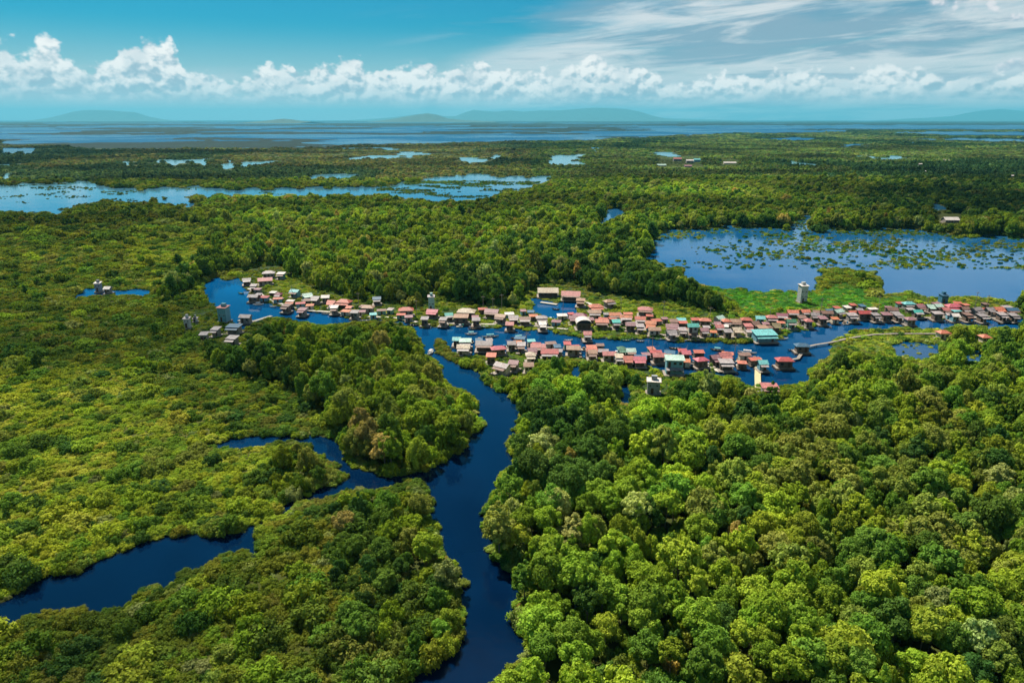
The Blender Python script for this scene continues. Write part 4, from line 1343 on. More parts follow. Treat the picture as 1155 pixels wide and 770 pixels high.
def house(name, w, d, style, rc, wall, rng, storeys=1, porch=True):
    root = bpy.data.objects.new(name, None); COL.objects.link(root)
    H = 2.35 * storeys + (0.2 if storeys > 1 else rng.uniform(0, .35)); z0 = 0.75
    rise = {'gable': d * .27, 'hip': d * .30, 'shed': d * .16, 'arch': 1.7}[style]
    # raft of logs, deck, walls
    mb = MB()
    nl = max(3, int(d / 1.1))
    for i in range(nl + 1):
        y = -d / 2 - .6 + (d + 1.2) * i / nl
        mb.tube((-w / 2 - .9, y, .18), (w / 2 + .9, y, .18), .34, .30, 6)
    mb.build("raft", M_LOG, root)
    MB().box(-w / 2 - .8, w / 2 + .8, -d / 2 - (1.7 if porch else .5), d / 2 + .5, .52, z0 - .01).build("deck", M_DECK, root)
    mb = MB().box(-w / 2, w / 2, -d / 2, d / 2, z0, z0 + H)
    if style == 'gable':
        for s in (-1, 1):
            x = s * (w / 2 - .002)
            mb.poly([(x, -d / 2, z0 + H), (x, d / 2, z0 + H), (x, 0, z0 + H + rise - .1), (x - s * .1, -d / 2, z0 + H), (x - s * .1, d / 2, z0 + H), (x - s * .1, 0, z0 + H + rise - .1)],
                    [(0, 1, 2), (5, 4, 3), (0, 3, 4, 1), (1, 4, 5, 2), (2, 5, 3, 0)])
    elif style == 'shed':
        x = w / 2
        mb.poly([(-x, d / 2 - .1, z0 + H), (x, d / 2 - .1, z0 + H), (x, d / 2 - .1, z0 + H + rise - .2), (-x, d / 2 - .1, z0 + H + rise - .2), (-x, d / 2, z0 + H), (x, d / 2, z0 + H), (x, d / 2, z0 + H + rise - .2), (-x, d / 2, z0 + H + rise - .2)],
                [(0, 1, 2, 3), (7, 6, 5, 4), (0, 4, 5, 1), (1, 5, 6, 2), (2, 6, 7, 3), (3, 7, 4, 0)])
    mb.build("wall", wall, root)
    mb = MB(); {'gable': gable_roof, 'hip': hip_roof, 'shed': shed_roof, 'arch': arch_roof}[style](mb, w, d, z0 + H + .05, rise)
    mb.build("roof", ROOF[rc], root)
    n = max(1, int(w / 2.6))
    for k in range(storeys):
        windows_on(root, w, d, z0 + k * 2.35, 2.3, rng, n)
    if porch:
        mb = MB(); Y = -d / 2
        mb.poly(*slab([(-w / 2 - .2, Y - 1.75, z0 + 1.85), (w / 2 + .2, Y - 1.75, z0 + 1.85), (w / 2 + .2, Y - .05, z0 + 2.3), (-w / 2 - .2, Y - .05, z0 + 2.3)], .07))
        mb.build("porch_roof", ROOF[rng.choice([rc, 'brown', 'grey', 'pale', rc])], root)
        for x in (-w / 2 + .1, w / 2 - .1):
            MB().box(x - .06, x + .06, Y - 1.62, Y - 1.5, z0, z0 + 1.84).build("post", M_DECK, root)
    return root


def tower(name, w, d, h, wallm, rc, rng, base=.3):
    """tall windowless bird house with small vents, cap roof and a roof hatch"""
    root = bpy.data.objects.new(name, None); COL.objects.link(root)
    MB().box(-w / 2 - .5, w / 2 + .5, -d / 2 - .5, d / 2 + .5, 0, base + .5).build("base", M_DECK, root)
    MB().box(-w / 2, w / 2, -d / 2, d / 2, base + .5, h).build("wall", wallm, root)
    mb = MB(); shed_roof(mb, w, d, h + .08, .35, .35); mb.build("roof", ROOF[rc], root)
    MB().box(-w * .2, w * .25, -d * .1, d * .35, h + .3, h + 1.5).build("hatch", wallm, root)
    MB().box(-w * .1 - .4, -w * .1 + .4, -d / 2 - .05, -d / 2 + .05, base + .5, base + 2.4).build("door", M_DOOR, root)
    nz = max(1, int((h - 2.5) / 2.2))
    for k in range(nz):
        for x in (-w * .28, w * .28):
            MB().box(x - .25, x + .25, -d / 2 - .04, -d / 2 + .04, base + 3.0 + k * 2.1, base + 3.35 + k * 2.1).build("vent", M_GLASS, root)
    mb = MB()
    for k in range(1, nz + 1):
        z = base + .5 + (h - base - .5) * k / (nz + 1)
        for s in (-1, 1): mb.box(-w / 2 - .05, w / 2 + .05, s * d / 2 - .05, s * d / 2 + .05, z - .08, z + .08)
    mb.build("band", M_GREYR, root)
    return root


def boat(name, L, B, mat, canopy=None):
    root = bpy.data.objects.new(name, None); COL.objects.link(root)
    n = 12; V = []; F = []; prof = [(-1.0, .62), (-.8, .12), (0, -.12), (.8, .12), (1.0, .62)]
    inn = [(-.9, .60), (-.7, .2), (0, .02), (.7, .2), (.9, .60)]
    for i in range(n + 1):
        u = i / n * 2 - 1; wd = B / 2 * max(.04, (1 - abs(u) ** 2.6)) ; sh = .38 * abs(u) ** 3
        for (a, z) in prof: V.append((u * L / 2, a * wd, z * .75 + sh))
        for (a, z) in inn: V.append((u * L / 2 * .97, a * wd, z * .75 + sh))
    for i in range(n):
        for k in range(4):
            a = i * 10 + k; F.append((a, a + 1, a + 11, a + 10))
            a = i * 10 + 5 + k; F.append((a + 1, a, a + 10, a + 11))
        a = i * 10; F.append((a, a + 10, a + 15, a + 5)); F.append((a + 4, a + 9, a + 19, a + 14))
    F.append((0, 5, 6, 1)); F.append((1, 6, 7, 2)); F.append((2, 7, 8, 3)); F.append((3, 8, 9, 4))
    o = n * 10; F += [(o, o + 1, o + 6, o + 5), (o + 1, o + 2, o + 7, o + 6), (o + 2, o + 3, o + 8, o + 7), (o + 3, o + 4, o + 9, o + 8)]
    me = bpy.data.meshes.new("hull"); me.from_pydata(V, [], F); me.update(); me.materials.append(BOATM[mat])
    link("hull", me, root)
    for u in (-.45, .05, .5):
        wd = B / 2 * (1 - abs(u) ** 2.6) * .86
        MB().box(u * L / 2 - .13, u * L / 2 + .13, -wd, wd, .33, .38).build("thwart", M_DECKP, root)
    if canopy:
        mb = MB(); cl = L * .42
        for i in range(6):
            a0 = math.pi * i / 6; a1 = math.pi * (i + 1) / 6; q = B * .46
            mb.poly(*slab([(-cl / 2, -q * math.cos(a0), 1.05 + .35 * math.sin(a0)), (cl / 2, -q * math.cos(a0), 1.05 + .35 * math.sin(a0)),
                           (cl / 2, -q * math.cos(a1), 1.05 + .35 * math.sin(a1)), (-cl / 2, -q * math.cos(a1), 1.05 + .35 * math.sin(a1))], .04))
        mb.build("canopy", ROOF[canopy], root)
        for sx in (-1, 1):
            for sy in (-1, 1):
                MB().box(sx * cl * .45 - .03, sx * cl * .45 + .03, sy * B * .42 - .03, sy * B * .42 + .03, .42, 1.03).build("post", M_DECK, root)
    return root


# every building: photo x, y of the roof's middle, roof width in photo pixels, style, roof, wall, turn in degrees, storeys, where
W1, W2, W3, W4, W5, W6 = range(6)
HOUSES = [
 # hamlet up the left bend
 (303,307,14,'hip','pale',W2,12,1,'bend'), (299,314.5,16,'gable','pink',W2,14,1,'bend'), (317,308,9,'shed','white',W4,-6,1,'bend'), (278,314.5,9,'gable','grey',W1,20,1,'bend'),
 (286,321.5,6,'shed','pale',W1,5,1,'bend'), (286,333,12,'gable','pale',W1,-4,1,'bend'), (314,330.5,6,'hip','maroon',W1,0,1,'bend'),
 (333,327.5,11,'gable','cyan',W4,-20,1,'bend'), (346,331.5,11,'gable','mint',W4,35,1,'bend'), (356,335,9,'gable','pale',W2,-8,1,'bend'), (367,334,9,'gable','white',W2,10,1,'bend'),
 (374,339.5,9,'gable','rust',W1,-5,1,'bend'), (388,339.5,17,'hip','rust',W1,-8,1,'bend'), (377,346,8,'shed','white',W2,0,1,'bend'), (323,344,9,'shed','brown',W1,-12,1,'bend'), (341,348,9,'shed','mauve',W2,-10,1,'bend'),
 (415,345.5,14,'hip','tan',W2,-10,1,'bend'), (425,336,9,'gable','blue',W5,8,1,'bend'), (400,351,9,'shed','grey',W2,-8,1,'bend'),
 (458,348.5,17,'hip','rust',W2,4,1,'bend'), (488,350,13,'gable','pinkred',W1,-10,1,'bend'), (479,359,8,'shed','grey',W1,0,1,'bend'),
 # north bank, left half
 (526,350.5,21,'hip','cream',W1,-4,1,'north'), (520,356.5,17,'shed','tan',W1,-3,1,'north'), (506,353.5,9,'gable','brown',W1,12,1,'north'), (500,359,8,'shed','grey',W2,-8,1,'north'),
 (555,350,16,'gable','mauve',W1,-16,1,'north'), (565,355.5,12,'gable','tan',W2,-20,1,'north'), (579,356.5,11,'gable','pale',W1,5,1,'north'), (592,358,13,'gable','brown',W1,-3,1,'north'), (575,364,9,'gable','pink',W1,-2,1,'north'),
 (611,357.5,13,'hip','pale',W2,4,1,'north'), (612,364,7,'shed','white',W1,0,1,'north'), (537,360,9,'shed','grey',W1,0,1,'north'),
 (618,327,24,'gable','cream',W5,-3,1,'pond'), (644,330.5,22,'gable','pink',W1,-5,1,'pond'), (655,338,10,'shed','tan',W1,-8,1,'pond'),
 (687,339,12,'hip','tan',W2,20,1,'north'), (672,344.5,16,'hip','salmon',W1,10,1,'north'), (671,351,14,'gable','tan',W3,-6,1,'north'), (654,354.5,16,'hip','maroon',W2,-14,1,'north'), (658,362.5,18,'arch','white',W5,0,1,'north'),
 (646,357,7,'gable','mauve',W1,0,1,'north'), (679,361.5,15,'gable','salmon',W1,-4,1,'north'), (662.5,375,9,'gable','pink',W2,0,1,'float'), (693,353.5,12,'gable','orange',W1,-4,1,'north'),
 (728,347.5,17,'hip','pink',W2,-12,1,'north'), (706,356,14,'gable','orange',W1,-5,1,'north'), (722,358,12,'gable','rust',W1,-6,1,'north'), (734,363,12,'gable','orange',W1,-8,1,'north'), (738,370,14,'gable','tan',W3,-4,1,'north'),
 (695,362,9,'shed','brown',W1,0,1,'north'), (711,364.5,11,'gable','mauve',W1,-4,1,'north'), (722,367,8,'shed','pale',W2,0,1,'north'),
 (760,361,9,'shed','brown',W5,-5,1,'north'), (758,366.5,14,'gable','mauve',W2,-10,1,'north'), (757,373,11,'gable','grey',W2,8,1,'north'), (781,366.5,13,'gable','teal',W3,0,2,'north'), (795.5,359.5,13,'hip','salmon',W1,-6,1,'north'),
 (770,371,7,'shed','pale',W2,0,1,'north'), (794,371,9,'gable','mauve',W1,4,1,'north'),
 (811,357.5,11,'gable','mint',W3,30,1,'north'), (819,361,9,'hip','salmon',W1,0,1,'north'), (811,367,9,'gable','pink',W1,0,1,'north'), (829.5,361,12,'gable','tan',W3,-6,1,'north'), (831,370,10,'gable','cream',W3,2,1,'north'),
 (842,359.5,12,'hip','rust',W1,-4,1,'north'), (844,366.5,9,'shed','pink',W2,-3,1,'north'), (851.5,363,8,'gable','brown',W1,10,1,'north'), (857.5,357,10,'gable','cyan',W4,-8,1,'north'), (870.5,357,12,'hip','pink',W2,-8,1,'north'),
 (821,373,9,'shed','grey',W1,0,1,'north'), (860,368,11,'shed','tan',W2,0,1,'north'), (862,375.5,26,'shed','cyan',W4,3,1,'float'), (875,365,9,'gable','olive',W1,0,1,'north'),
 (882,354,12,'gable','maroon',W1,-10,1,'north'), (894,350.5,12,'gable','salmon',W1,-8,1,'north'), (892,361.5,10,'gable','green',W6,0,1,'north'), (908,350,10,'gable','salmon',W2,4,1,'north'), (919,354,9,'gable','grey',W1,-4,1,'north'),
 (905,357,9,'shed','brown',W1,0,1,'north'), (912,361,8,'hip','pink',W2,0,1,'north'), (932.5,351,13,'gable','brown',W2,-4,1,'north'), (928,358,9,'shed','mauve',W1,2,1,'north'), (945,350,12,'gable','mint',W3,24,1,'north'),
 (961,354.5,11,'shed','pale',W2,2,1,'north'), (975,352,15,'gable','red',W1,0,1,'north'), (987,354,7,'shed','grey',W1,0,1,'north'), (1006,348,12,'gable','brown',W1,0,1,'north'), (999,354,9,'shed','mauve',W1,0,1,'north'), (1013,354,9,'shed','grey',W1,0,1,'north'),
 (1025,341.5,13,'hip','cyan',W2,0,1,'north'), (1037.5,344.5,9,'gable','mauve',W1,6,1,'north'), (1034.5,350,10,'gable','teal',W1,0,1,'north'), (1049,344,6,'gable','mint',W2,0,1,'north'), (1057.5,344,9,'gable','mint',W2,12,1,'north'),
 (1066,347.5,7,'gable','pink',W1,0,1,'north'), (1076,344.5,17,'hip','pinkred',W1,0,1,'north'), (1088,347,8,'gable','brown',W1,0,1,'north'), (1057.5,353,11,'shed','pale',W1,0,1,'north'), (1101,348,12,'gable','grey',W2,20,1,'north'),
 (1116,347.5,7,'gable','pink',W2,0,1,'north'), (1126,347,11,'gable','salmon',W1,0,1,'north'), (1141,348,13,'gable','salmon',W2,0,1,'north'), (1130,353.5,9,'shed','pale',W1,0,1,'north'), (1143,354.5,9,'shed','grey',W1,0,1,'north'),
 (1077,354.5,6,'gable','white',W4,0,1,'north'), (1027,358.5,11,'hip','mauve',W2,0,1,'float'), (1108,355,9,'shed','grey',W1,0,1,'north'), (1091,354,8,'shed','brown',W1,0,1,'north'),
 (1064,374,13,'hip','salmon',W3,4,1,'spit'), (1111,378,10,'hip','salmon',W3,0,1,'spit'),
 # south bank
 (515.5,381,6,'gable','cyan',W4,0,1,'south'), (524.5,383.5,14,'shed','mint',W4,-2,1,'south'), (523,390,15,'gable','cream',W3,-2,1,'south'), (546,386,19,'gable','pink',W1,-3,1,'south'), (562,391,17,'hip','pinkred',W1,14,1,'south'),
 (554,400.5,11,'shed','salmon',W1,-4,1,'south'), (567,411,18,'gable','pale',W3,-38,1,'south'), (580,407.5,11,'gable','mauve',W2,-20,1,'south'), (577,386,9,'gable','grey',W2,0,1,'south'), (588,387.5,8,'shed','pale',W2,0,1,'south'),
 (607,389,17,'gable','pink',W2,-4,1,'south'), (620,395.5,20,'gable','red',W5,-4,1,'south'), (600,393.5,10,'gable','mauve',W2,8,1,'south'), (598.5,398.5,11,'hip','cream',W3,4,1,'south'), (596,410,11,'gable','tan',W3,0,1,'south'),
 (647,391,16,'gable','tan',W2,-8,1,'south'), (668,396,10,'gable','tan',W1,0,1,'south'), (687,397.5,15,'gable','pink',W2,-3,1,'south'), (699,401,8,'shed','cream',W3,0,1,'south'), (702,391.5,6,'hip','green',W6,0,1,'south'), (710.5,393.5,11,'gable','mint',W6,4,1,'south'),
 (708,402.5,11,'gable','rust',W1,0,1,'south'), (721,403,14,'gable','pinkred',W1,0,1,'south'), (743,399.5,14,'gable','pink',W1,-2,1,'south'), (761,404,22,'shed','mint',W4,-2,2,'south'), (773.5,396.5,6,'gable','pinkred',W1,0,1,'south'),
 (791,404.5,15,'hip','pinkred',W1,14,1,'south'), (806,402,10,'gable','mauve',W1,16,1,'south'), (817,398.5,14,'gable','pink',W2,8,1,'south'), (819,407,16,'shed','pale',W5,-3,1,'south'), (860,407.5,9,'gable','cyan',W4,0,1,'south'),
 (885,404.5,19,'hip','red',W1,-2,1,'south'), (905,388,16,'hip','mauve',W1,-2,1,'south'), (868,434,19,'shed','pink',W2,-4,1,'south'),
 # left landing
 (277,356,13,'gable','pale',W2,-6,1,'landing'), (264,367,16,'shed','blue',W2,-6,1,'landing'), (262,380,12,'shed','grey',W2,-10,1,'landing'), (243.5,370,7,'shed','pale',W2,-4,1,'landing'), (230,376,9,'shed','grey',W2,4,1,'landing'), (121.5,324,5,'gable','white',W2,0,1,'pool'),
 # far away beyond the ponds
 (764,179,10,'gable','pink',W2,0,2,'far'), (778,181,9,'gable','white',W2,0,2,'far'), (786,180,8,'gable','cyan',W4,0,2,'far'), (746,186,11,'gable','mint',W2,0,1,'far'), (823,183.5,15,'gable','white',W3,0,1,'far'), (776,187,9,'gable','mauve',W2,0,1,'far'),
 (1038,185,4,'gable','white',W2,0,3,'far'), (1033,190,5,'gable','white',W2,0,1,'far'), (1044.5,193,4,'gable','white',W3,0,2,'far'), (1067,181,7,'gable','pale',W2,0,1,'far'), (1142,198,3,'gable','white',W2,0,2,'far'), (1115,204,4,'gable','pale',W2,0,2,'far'), (1072,247,17,'gable','white',W2,0,1,'far'),
]
PLACE = {'bend': "up the left bend of the river", 'north': "on the north bank", 'float': "floating off the north bank", 'pond': "behind the village pond", 'spit': "on the grassy spit at right", 'south': "in the south bank row",
         'landing': "at the left landing", 'pool': "by the marsh pool far left", 'far': "far off in the woods"}


def put_houses():
    rng = random.Random(5)
    H = []
    for (px, py, w, style, rc, wl, rot, st, pl) in HOUSES:
        if rng.random() < .13 and pl in ('north', 'south') and px not in (738, 811, 912, 932.5, 526, 672) and rc in ('salmon', 'pink', 'mauve', 'brown', 'tan', 'rust'):
            rc = rng.choice(['cyan', 'blue', 'white', 'grey', 'green', 'teal'])
        zr = 3.5 + 2.2 * (st - 1)
        x, y = px2w(px, py, zr); x = float(x); y = float(y)
        _, _, dep = w2px(x, y, zr)
        W = max(2.2, w * float(dep) / FPX * .93 - 0.6)
        d = min(max(W * .62, 2.6), 7.0)
        if style == 'arch': d = W * .9
        if style == 'shed': d = min(d, 4.6)
        H.append([x, y, W, d, rot + rng.uniform(-3, 3), style, rc, wl, st, pl, px])
    # nudge apart houses whose walls would cross
    for it in range(60):
        moved = False
        for i in range(len(H)):
            for j in range(i + 1, len(H)):
                a, b = H[i], H[j]
                dx = b[0] - a[0]; dy = b[1] - a[1]
                ox = (a[2] + b[2]) / 2 + 0.5 - abs(dx); oy = (a[3] + b[3]) / 2 + 0.8 - abs(dy)
                if ox > 0 and oy > 0:
                    moved = True
                    if ox < oy * .8:
                        s = .25 * ox * (1 if dx >= 0 else -1); a[0] -= s; b[0] += s; a[2] *= .99; b[2] *= .99
                    else:
                        s = .25 * oy * (1 if dy >= 0 else -1); a[1] -= s; b[1] += s; a[3] *= .985; b[3] *= .985
        if not moved: break
    kinds = {}
    out = []
    for h in H:
        kinds.setdefault((h[9], h[6]), []).append(h)
    for (pl, rc), lst in kinds.items():
        lst.sort(key=lambda h: h[10])
        for k, h in enumerate(lst):
            x, y, W, d, rot, style, rc, wl, st, pl, px = h
            root = house("stilt_house", W, d, style, rc, WALLS[wl], rng, st, porch=(pl not in ('far',) and rng.random() < .7 and style != 'arch'))
            root.location = (x, y, 0.0); root.rotation_euler = (0, 0, R(rot))
            which = "" if len(lst) == 1 else ", %s such roof from left" % ordinal(k + 1)
            big = "large " if W > 7.5 else ("small " if W < 3.4 else "")
            sn = {'gable': "gabled", 'hip': "hipped", 'shed': "lean-to", 'arch': "arched"}[style]
            tag(root, "%s%s %s house %s%s" % ("" if which and pl in ("bend", "float", "far", "landing") else big, RC[rc][2], sn, PLACE[pl], which), "house", "houses of the river village")
            out.append((x, y, W, d))
    return out


HS = put_houses()


def put_tower(px, py_top, py_base, w, wallm, rc, label, rot=0, dk=1.0):
    x, y = px2w(px, py_base, 0.3); x = float(x); y = float(y)
    _, _, dep = w2px(x, y, 0.3)
    W = .72 * w * float(dep) / FPX
    h = float((py_base - py_top) * dep / FPX / math.cos(PITCH)) - 1.5
    r = tower("bird_house_tower", W, W * dk, h, wallm, rc, random.Random(int(px)))
    r.location = (x, y + W * dk / 2, 0); r.rotation_euler = (0, 0, R(rot))
    tag(r, label, "tower", "tall bird house towers")


put_tower(905.5, 319, 342, 11, M_RENDER, 'white', "tall whitish bird house tower alone on the green meadow by the flooded lake", 8)
put_tower(486.5, 331, 351, 9, wall_material("wall_mint_render", (.36, .56, .54), (.28, .46, .45), False), 'pale', "slim mint bird house tower against the trees behind the rose-red roof", 5)
put_tower(1065, 329.5, 343, 10, M_BLUER, 'blue', "dark blue bird house tower behind the mint roofs on the north bank")
put_tower(252, 343, 364, 14, M_TEALR, 'pink', "big teal bird house tower with pinkish roof at the left landing", -12, .9)
put_tower(211, 355, 371, 8, M_RENDER, 'pale', "small pale bird house tower at the edge of the scrub left of landing", 4)
put_tower(220, 355, 364, 5, M_RENDER, 'pale', "smallest pale bird house tower beside the landing trees")
put_tower(110.5, 316, 330, 8, M_GREYR, 'white', "grey bird house tower with white roof by the far left marsh pool", 10)
put_tower(737.5, 424, 446, 19, M_GREYR, 'white', "broad grey bird house tower with slanted white roof below the south bank row", -10, .7)


def jetty(pts, width, mat, label, z=.55, rail=False):
    root = bpy.data.objects.new("boardwalk", None); COL.objects.link(root)
    P = [tuple(float(v) for v in px2w(a, b, z)) for a, b in pts]
    root.location = (P[0][0], P[0][1], 0)
    Q = [(p[0] - P[0][0], p[1] - P[0][1]) for p in P]
    mb = MB(); 
    for i, (a, b) in enumerate(zip(Q[:-1], Q[1:])):
        a = np.array(a); b = np.array(b); d = b - a; L = np.linalg.norm(d); d /= L; n = np.array([-d[1], d[0]]) * width / 2
        zz = z + .004 * i
        a2 = a - d * .1; b2 = b + d * .1
        mb.poly(*slab([(*(a2 - n), zz), (*(b2 - n), zz), (*(b2 + n), zz), (*(a2 + n), zz)], .12))
        k = max(1, int(L / 4))
        for j in range(k + 1):
            for s in (-1, 1):
                c = a + d * L * j / k + n * s * .85
                MB().tube((c[0], c[1], -1.2), (c[0], c[1], z + (.5 if rail else .0) - .13 * (not rail)), .10, .09, 5).build("pile", M_LOG, root)
    mb.build("deck", mat, root)
    tag(root, label, "boardwalk", "boardwalks and jetties of the village")


jetty([(855, 410), (854.5, 424), (855, 437)], 1.9, M_YELLOW, "straight yellow boardwalk running down from the turquoise hut to the trees")
jetty([(829, 407), (843, 406), (854, 407.5)], 1.7, M_DECKP, "pale boardwalk leading left from the turquoise hut")
jetty([(893, 405), (900, 404), (909, 391), (920, 388.5), (936, 386), (958, 381), (985, 377), (1010, 376), (1058, 376)], 1.1, M_DECK, "long pale boardwalk from red house out along the grassy spit", .75)
jetty([(280, 325), (292, 330), (300, 336), (312, 341), (330, 346), (350, 350), (372, 351.5), (400, 356), (420, 357), (446, 358), (470, 363)], 1.6, M_DECKP, "winding boardwalk along the waterfront of the left bend", .7)
jetty([(500, 364), (530, 365), (560, 365.5), (600, 367), (640, 371)], 1.5, M_DECKP, "boardwalk along the north bank between the cream roof and the boathouse", .62)
jetty([(668, 371), (700, 369), (730, 375), (760, 379), (790, 379), (820, 379.5), (845, 380)], 1.6, M_DECK, "boardwalk before the crowded middle of the north bank", .66)
jetty([(880, 370), (905, 366), (930, 362.5), (960, 359), (1000, 358), (1040, 358), (1100, 358), (1150, 359)], 1.6, M_DECK, "boardwalk before the right end of the north bank", .66)
jetty([(650, 337), (665, 342), (672, 348)], 1.6, M_DECKP, "short boardwalk from the pond halls to the salmon roof", .7)
jetty([(269, 361), (286, 362), (306, 356)], 1.8, M_DECKP, "pale jetty beside the left landing")
jetty([(797, 413), (814, 419), (829, 418)], 2.2, M_DECKP, "broad pale landing stage under the white lean-to roof", .5)
jetty([(610, 340.5), (628, 343)], 2.0, M_DECKP, "floating stage in the middle of village pond", .45)

BOATS = [(485.6, 398, 9, 78, 'white', 'white', "white covered boat heading down the narrow channel"),
 (540, 369, 22, 3, 'white', None, "long white boat moored under the cream roof"), (576, 369.5, 9, 5, 'wood', 'pink', "covered wooden boat before the pink floating hut"),
 (676, 381, 11, -6, 'grey', None, "grey boat left of pair off the crowded waterfront"), (689, 382, 12, 4, 'white', None, "white boat beside the grey one off the crowded waterfront"),
 (706, 384, 11, 3, 'green', None, "green boat moored left of the middle waterfront gap"), (716, 381, 10, 55, 'white', None, "white boat turned endwise by the middle waterfront"),
 (722, 385, 9, -5, 'grey', None, "grey boat right of the endwise white boat"), (745, 382.5, 9, 0, 'white', None, "small white boat under the tan house"),
 (765, 384.5, 20, -2, 'white', None, "long white boat in front of the teal roofed house"), (789, 383.5, 11, 2, 'green', None, "green boat right of the teal roofed house"),
 (812, 383.5, 12, 0, 'grey', None, "grey boat below the pink roof near mid river"), (834, 384.5, 17, 0, 'white', None, "long white boat left of the floating turquoise shed"),
 (856, 383.5, 6, 80, 'white', None, "tiny white boat nosed against the floating turquoise shed"), (896, 373, 11, 8, 'green', None, "green boat off the dark green roof"),
 (908, 369.5, 10, 5, 'grey', None, "grey boat off the small pink hipped roof"), (929, 365.5, 9, 5, 'dark', None, "dark boat under the brown roof"),
 (958, 362, 11, 3, 'dark', None, "dark boat left of the red roof"), (975, 361, 12, 2, 'wood', None, "wooden boat below the red roof"),
 (1113, 360, 11, 0, 'green', 'green', "green covered boat at the right end of river"), (1129, 365, 6, 15, 'dark', None, "dark lone boat adrift at the right end of river"),
 (308, 346, 9, -14, 'white', None, "white boat first along the left bend"), (320, 349, 10, -12, 'dark', None, "dark boat second along the left bend"), (357, 352, 10, -5, 'white', None, "white boat third along the left bend"),
 (368, 354, 12, -4, 'grey', None, "grey boat fourth along the left bend"), (272, 331, 9, -25, 'green', None, "green boat adrift at the top of the left bend"), (391, 357.5, 10, -5, 'dark', None, "dark boat last along the left bend"),
 (466, 367, 13, 3, 'dark', None, "dark boat under the grassy tip left of rose-red roof"), (479, 364, 8, 0, 'white', 'grey', "white covered boat below the small grey lean-to"),
 (533, 371, 9, 5, 'wood', 'tan', "covered wooden boat with tan canopy before the cream roof"), (676, 391, 13, -4, 'green', None, "green boat tied to the south bank row"),
 (641, 384, 9, 3, 'white', None, "white boat on the river side of the south bank row"), (805, 415.5, 13, -12, 'wood', None, "wooden boat by the broad landing stage"),
 (779, 399, 8, -15, 'blue', None, "blue boat by the small rose-red hut"), (627, 349, 9, -20, 'dark', None, "dark boat in the village pond"),
 (893, 395, 9, 10, 'blue', None, "blue boat beside the grassy islet"), (1016, 361.5, 8, 0, 'wood', None, "wooden boat left of the floating mauve hut")]


def put_boats():
    for (px, py, L, rot, mat, can, lab) in BOATS:
        x, y = px2w(px, py, .2); _, _, dep = w2px(x, y, .2)
        if rot > 45:
            L = L * float(dep) / FPX * (2.0 if px < 500 else 1.6)
        else:
            L = max(3.5, L * float(dep) / FPX)
        L = min(L, 9.0 if can or L > 9 else L)
        b = boat("moored_boat", L, max(1.1, L * .2) if not can else L * .26, mat, can)
        b.location = (float(x), float(y), 0.02); b.rotation_euler = (0, 0, R(rot))
        tag(b, lab, "boat", "wooden boats of the village")


put_boats()


def shed_small(w, d, rc, wall):
    root = bpy.data.objects.new("storage_hut", None); COL.objects.link(root)
    MB().box(-w / 2 - .4, w / 2 + .4, -d / 2 - .6, d / 2 + .3, .1, .5).build("raft", M_LOG, root)
    MB().box(-w / 2, w / 2, -d / 2, d / 2, .5, 2.3).build("wall", wall, root)
    mb = MB(); shed_roof(mb, w, d, 2.33, d * .14, .3, .07); mb.build("roof", ROOF[rc], root)
    MB().box(-.35, .35, -d / 2 - .04, -d / 2 + .04, .5, 2.1).build("door", M_DOOR, root)
    return root


def cargo_raft(w, d, rng):
    root = bpy.data.objects.new("cargo_raft", None); COL.objects.link(root)
    mb = MB()
    for i in range(5):
        y = -d / 2 + d * i / 4; mb.tube((-w / 2, y, .1), (w / 2, y, .1), .24, .22, 6)
    mb.build("logs", M_LOG, root)
    MB().box(-w / 2 + .1, w / 2 - .1, -d / 2 - .1, d / 2 + .1, .33, .42).build("deck", M_DECKP, root)
    x = rng.uniform(-w * .3, w * .1)
    MB().box(x - .5, x + .5, -.4, .4, .425, 1.1).build("chest", BOATM[rng.choice(['blue', 'wood', 'grey', 'white'])], root)
    MB().tube((x + 1.2, 0, .425), (x + 1.2, 0, 1.25), .3, .3, 10).build("barrel", BOATM[rng.choice(['blue', 'blue', 'dark', 'green'])], root)
    return root


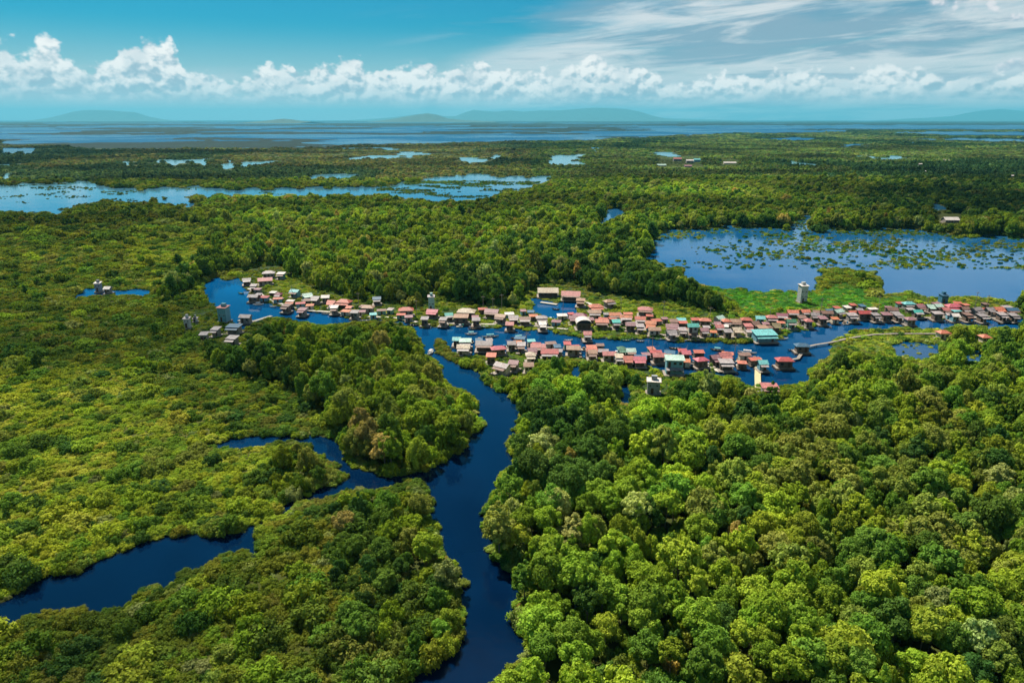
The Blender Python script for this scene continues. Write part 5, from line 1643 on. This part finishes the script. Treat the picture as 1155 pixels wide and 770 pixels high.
def put_clutter():
    rng = random.Random(77)
    lines = [("bend", [(280, 322), (292, 334), (330, 345), (400, 353), (470, 361)], 20, 5), ("north bank", [(496, 360), (560, 362), (640, 365), (700, 366), (770, 373), (840, 374), (890, 366), (960, 357), (1040, 354), (1148, 354)], 66, 9),
             ("south bank", [(514, 387), (590, 393), (650, 398), (730, 405), (800, 409), (880, 409)], 40, 7)]
    rects = list(HS)
    for nm, L, n, spread in lines:
        P = np.array(L, float); seg = np.hypot(*(P[1:] - P[:-1]).T); cum = np.concatenate([[0], np.cumsum(seg)])
        huts, rafts = [], []
        tries = 0
        while len(huts) + len(rafts) < n and tries < 3000:
            tries += 1
            u = rng.uniform(0, cum[-1]); px = np.interp(u, cum, P[:, 0]); py = np.interp(u, cum, P[:, 1]) + rng.uniform(-spread, spread * .8)
            x, y = px2w(px, py, .5); x = float(x); y = float(y)
            hut = rng.random() < .6
            w = rng.uniform(2.0, 3.8); d = rng.uniform(1.8, 2.6)
            if not hut:
                d = 1.8
                if not bool(look(WATER, np.array([px]), np.array([py]))[0]): continue
            if any(abs(x - q[0]) < (w + q[2]) / 2 + .5 and abs(y - q[1]) < (d + q[3]) / 2 + .8 for q in rects): continue
            rects.append((x, y, w, d)); (huts if hut else rafts).append((px, x, y, w, d))
        for lst, hut in ((huts, True), (rafts, False)):
            lst.sort()
            for k, (px, x, y, w, d) in enumerate(lst):
                rc = rng.choice(['pale', 'grey', 'brown', 'rust', 'salmon', 'red', 'mauve', 'white', 'orange', 'blue', 'cyan', 'rust'])
                o = shed_small(w, d, rc, WALLS[rng.randrange(6)]) if hut else cargo_raft(w, d, rng)
                o.location = (x, y, 0); o.rotation_euler = (0, 0, R(rng.uniform(-16, 16)))
                if hut: tag(o, "tiny %s storage hut, %s hut from left along the %s" % (RC[rc][2], ordinal(k + 1), nm), "hut", "storage huts among the houses")
                else: tag(o, "log raft with chest and barrel, %s raft from left along the %s" % (ordinal(k + 1), nm), "raft", "cargo rafts among the houses")


put_clutter()


def put_poles():
    spots = [(545, 352), (556, 351), (566, 352), (635, 352), (700, 352), (748, 360), (800, 366), (868, 362), (925, 356), (990, 352), (1045, 350), (1099, 349), (1112, 351), (594, 392), (655, 397), (735, 402), (828, 406), (405, 350), (470, 357), (330, 336)]
    for k, (px, py) in enumerate(spots):
        x, y = px2w(px, py, 0); h = [7.5, 6.2, 8.2][k % 3]
        root = bpy.data.objects.new("utility_pole", None); COL.objects.link(root); root.location = (float(x), float(y), 0)
        MB().tube((0, 0, -.6), (0, 0, h), .13, .08, 7).build("shaft", M_DECK, root)
        MB().box(-.8, .8, -.06, .06, h - .7, h - .55).build("crossarm", M_DECK, root)
        where = "bend" if px < 480 else ("south bank" if py > 388 else "north bank")
        n = sum(1 for q in spots if q[0] <= px and (("bend" if q[0] < 480 else ("south bank" if q[1] > 388 else "north bank")) == where))
        tag(root, "thin wooden pole with crossarm, %s pole from left on the %s" % (ordinal(n), where), "pole", "utility poles of the village")


put_poles()


def put_canoes():
    rng = random.Random(31)
    taken = [tuple(float(v) for v in px2w(b[0], b[1], .2)) for b in BOATS]
    lines = [("north bank", [(500, 370), (560, 370.5), (640, 380), (690, 386), (770, 388.5), (840, 389.5), (890, 380), (940, 368), (1000, 363), (1140, 364)], 30), ("south bank", [(514, 377.5), (590, 380.5), (650, 385.5), (730, 390.5), (800, 395), (850, 400)], 14),
             ("left bend", [(276, 338), (300, 346), (340, 353), (400, 360.5), (440, 365)], 8)]
    for nm, L, n in lines:
        P = np.array(L, float); got = []
        for k in range(n):
            u = (k + rng.uniform(.15, .85)) / n * (len(P) - 1); i = int(u); f = u - i
            px, py = P[i] * (1 - f) + P[i + 1] * f; py += rng.uniform(-1.5, 1.0)
            x, y = (float(v) for v in px2w(px, py, .2))
            if not bool(look(WATER, np.array([px]), np.array([py]))[0]): continue
            if any(math.hypot(x - a, y - b) < 7 for a, b in taken) or any(abs(x - q[0]) < q[2] / 2 + 3.4 and abs(y - q[1]) < q[3] / 2 + 2.6 for q in HS): continue
            taken.append((x, y)); got.append((px, x, y))
        got.sort()
        for k, (px, x, y) in enumerate(got):
            m = rng.choice(['white', 'white', 'wood', 'blue', 'green', 'grey'])
            can = rng.choice([None, None, 'blue', 'cyan', 'white'])
            b = boat("canoe", rng.uniform(4.5, 7.0), 1.25, m, can)
            b.location = (x, y, .02); b.rotation_euler = (0, 0, R(rng.uniform(-22, 22)))
            tag(b, "%s canoe%s, %s canoe from left off the %s" % ({'wood': "brown wooden"}.get(m, m), " with %s awning" % {'blue': "blue", 'cyan': "turquoise", 'white': "white"}[can] if can else "", ordinal(k + 1), nm), "canoe", "canoes moored before the houses")


put_canoes()
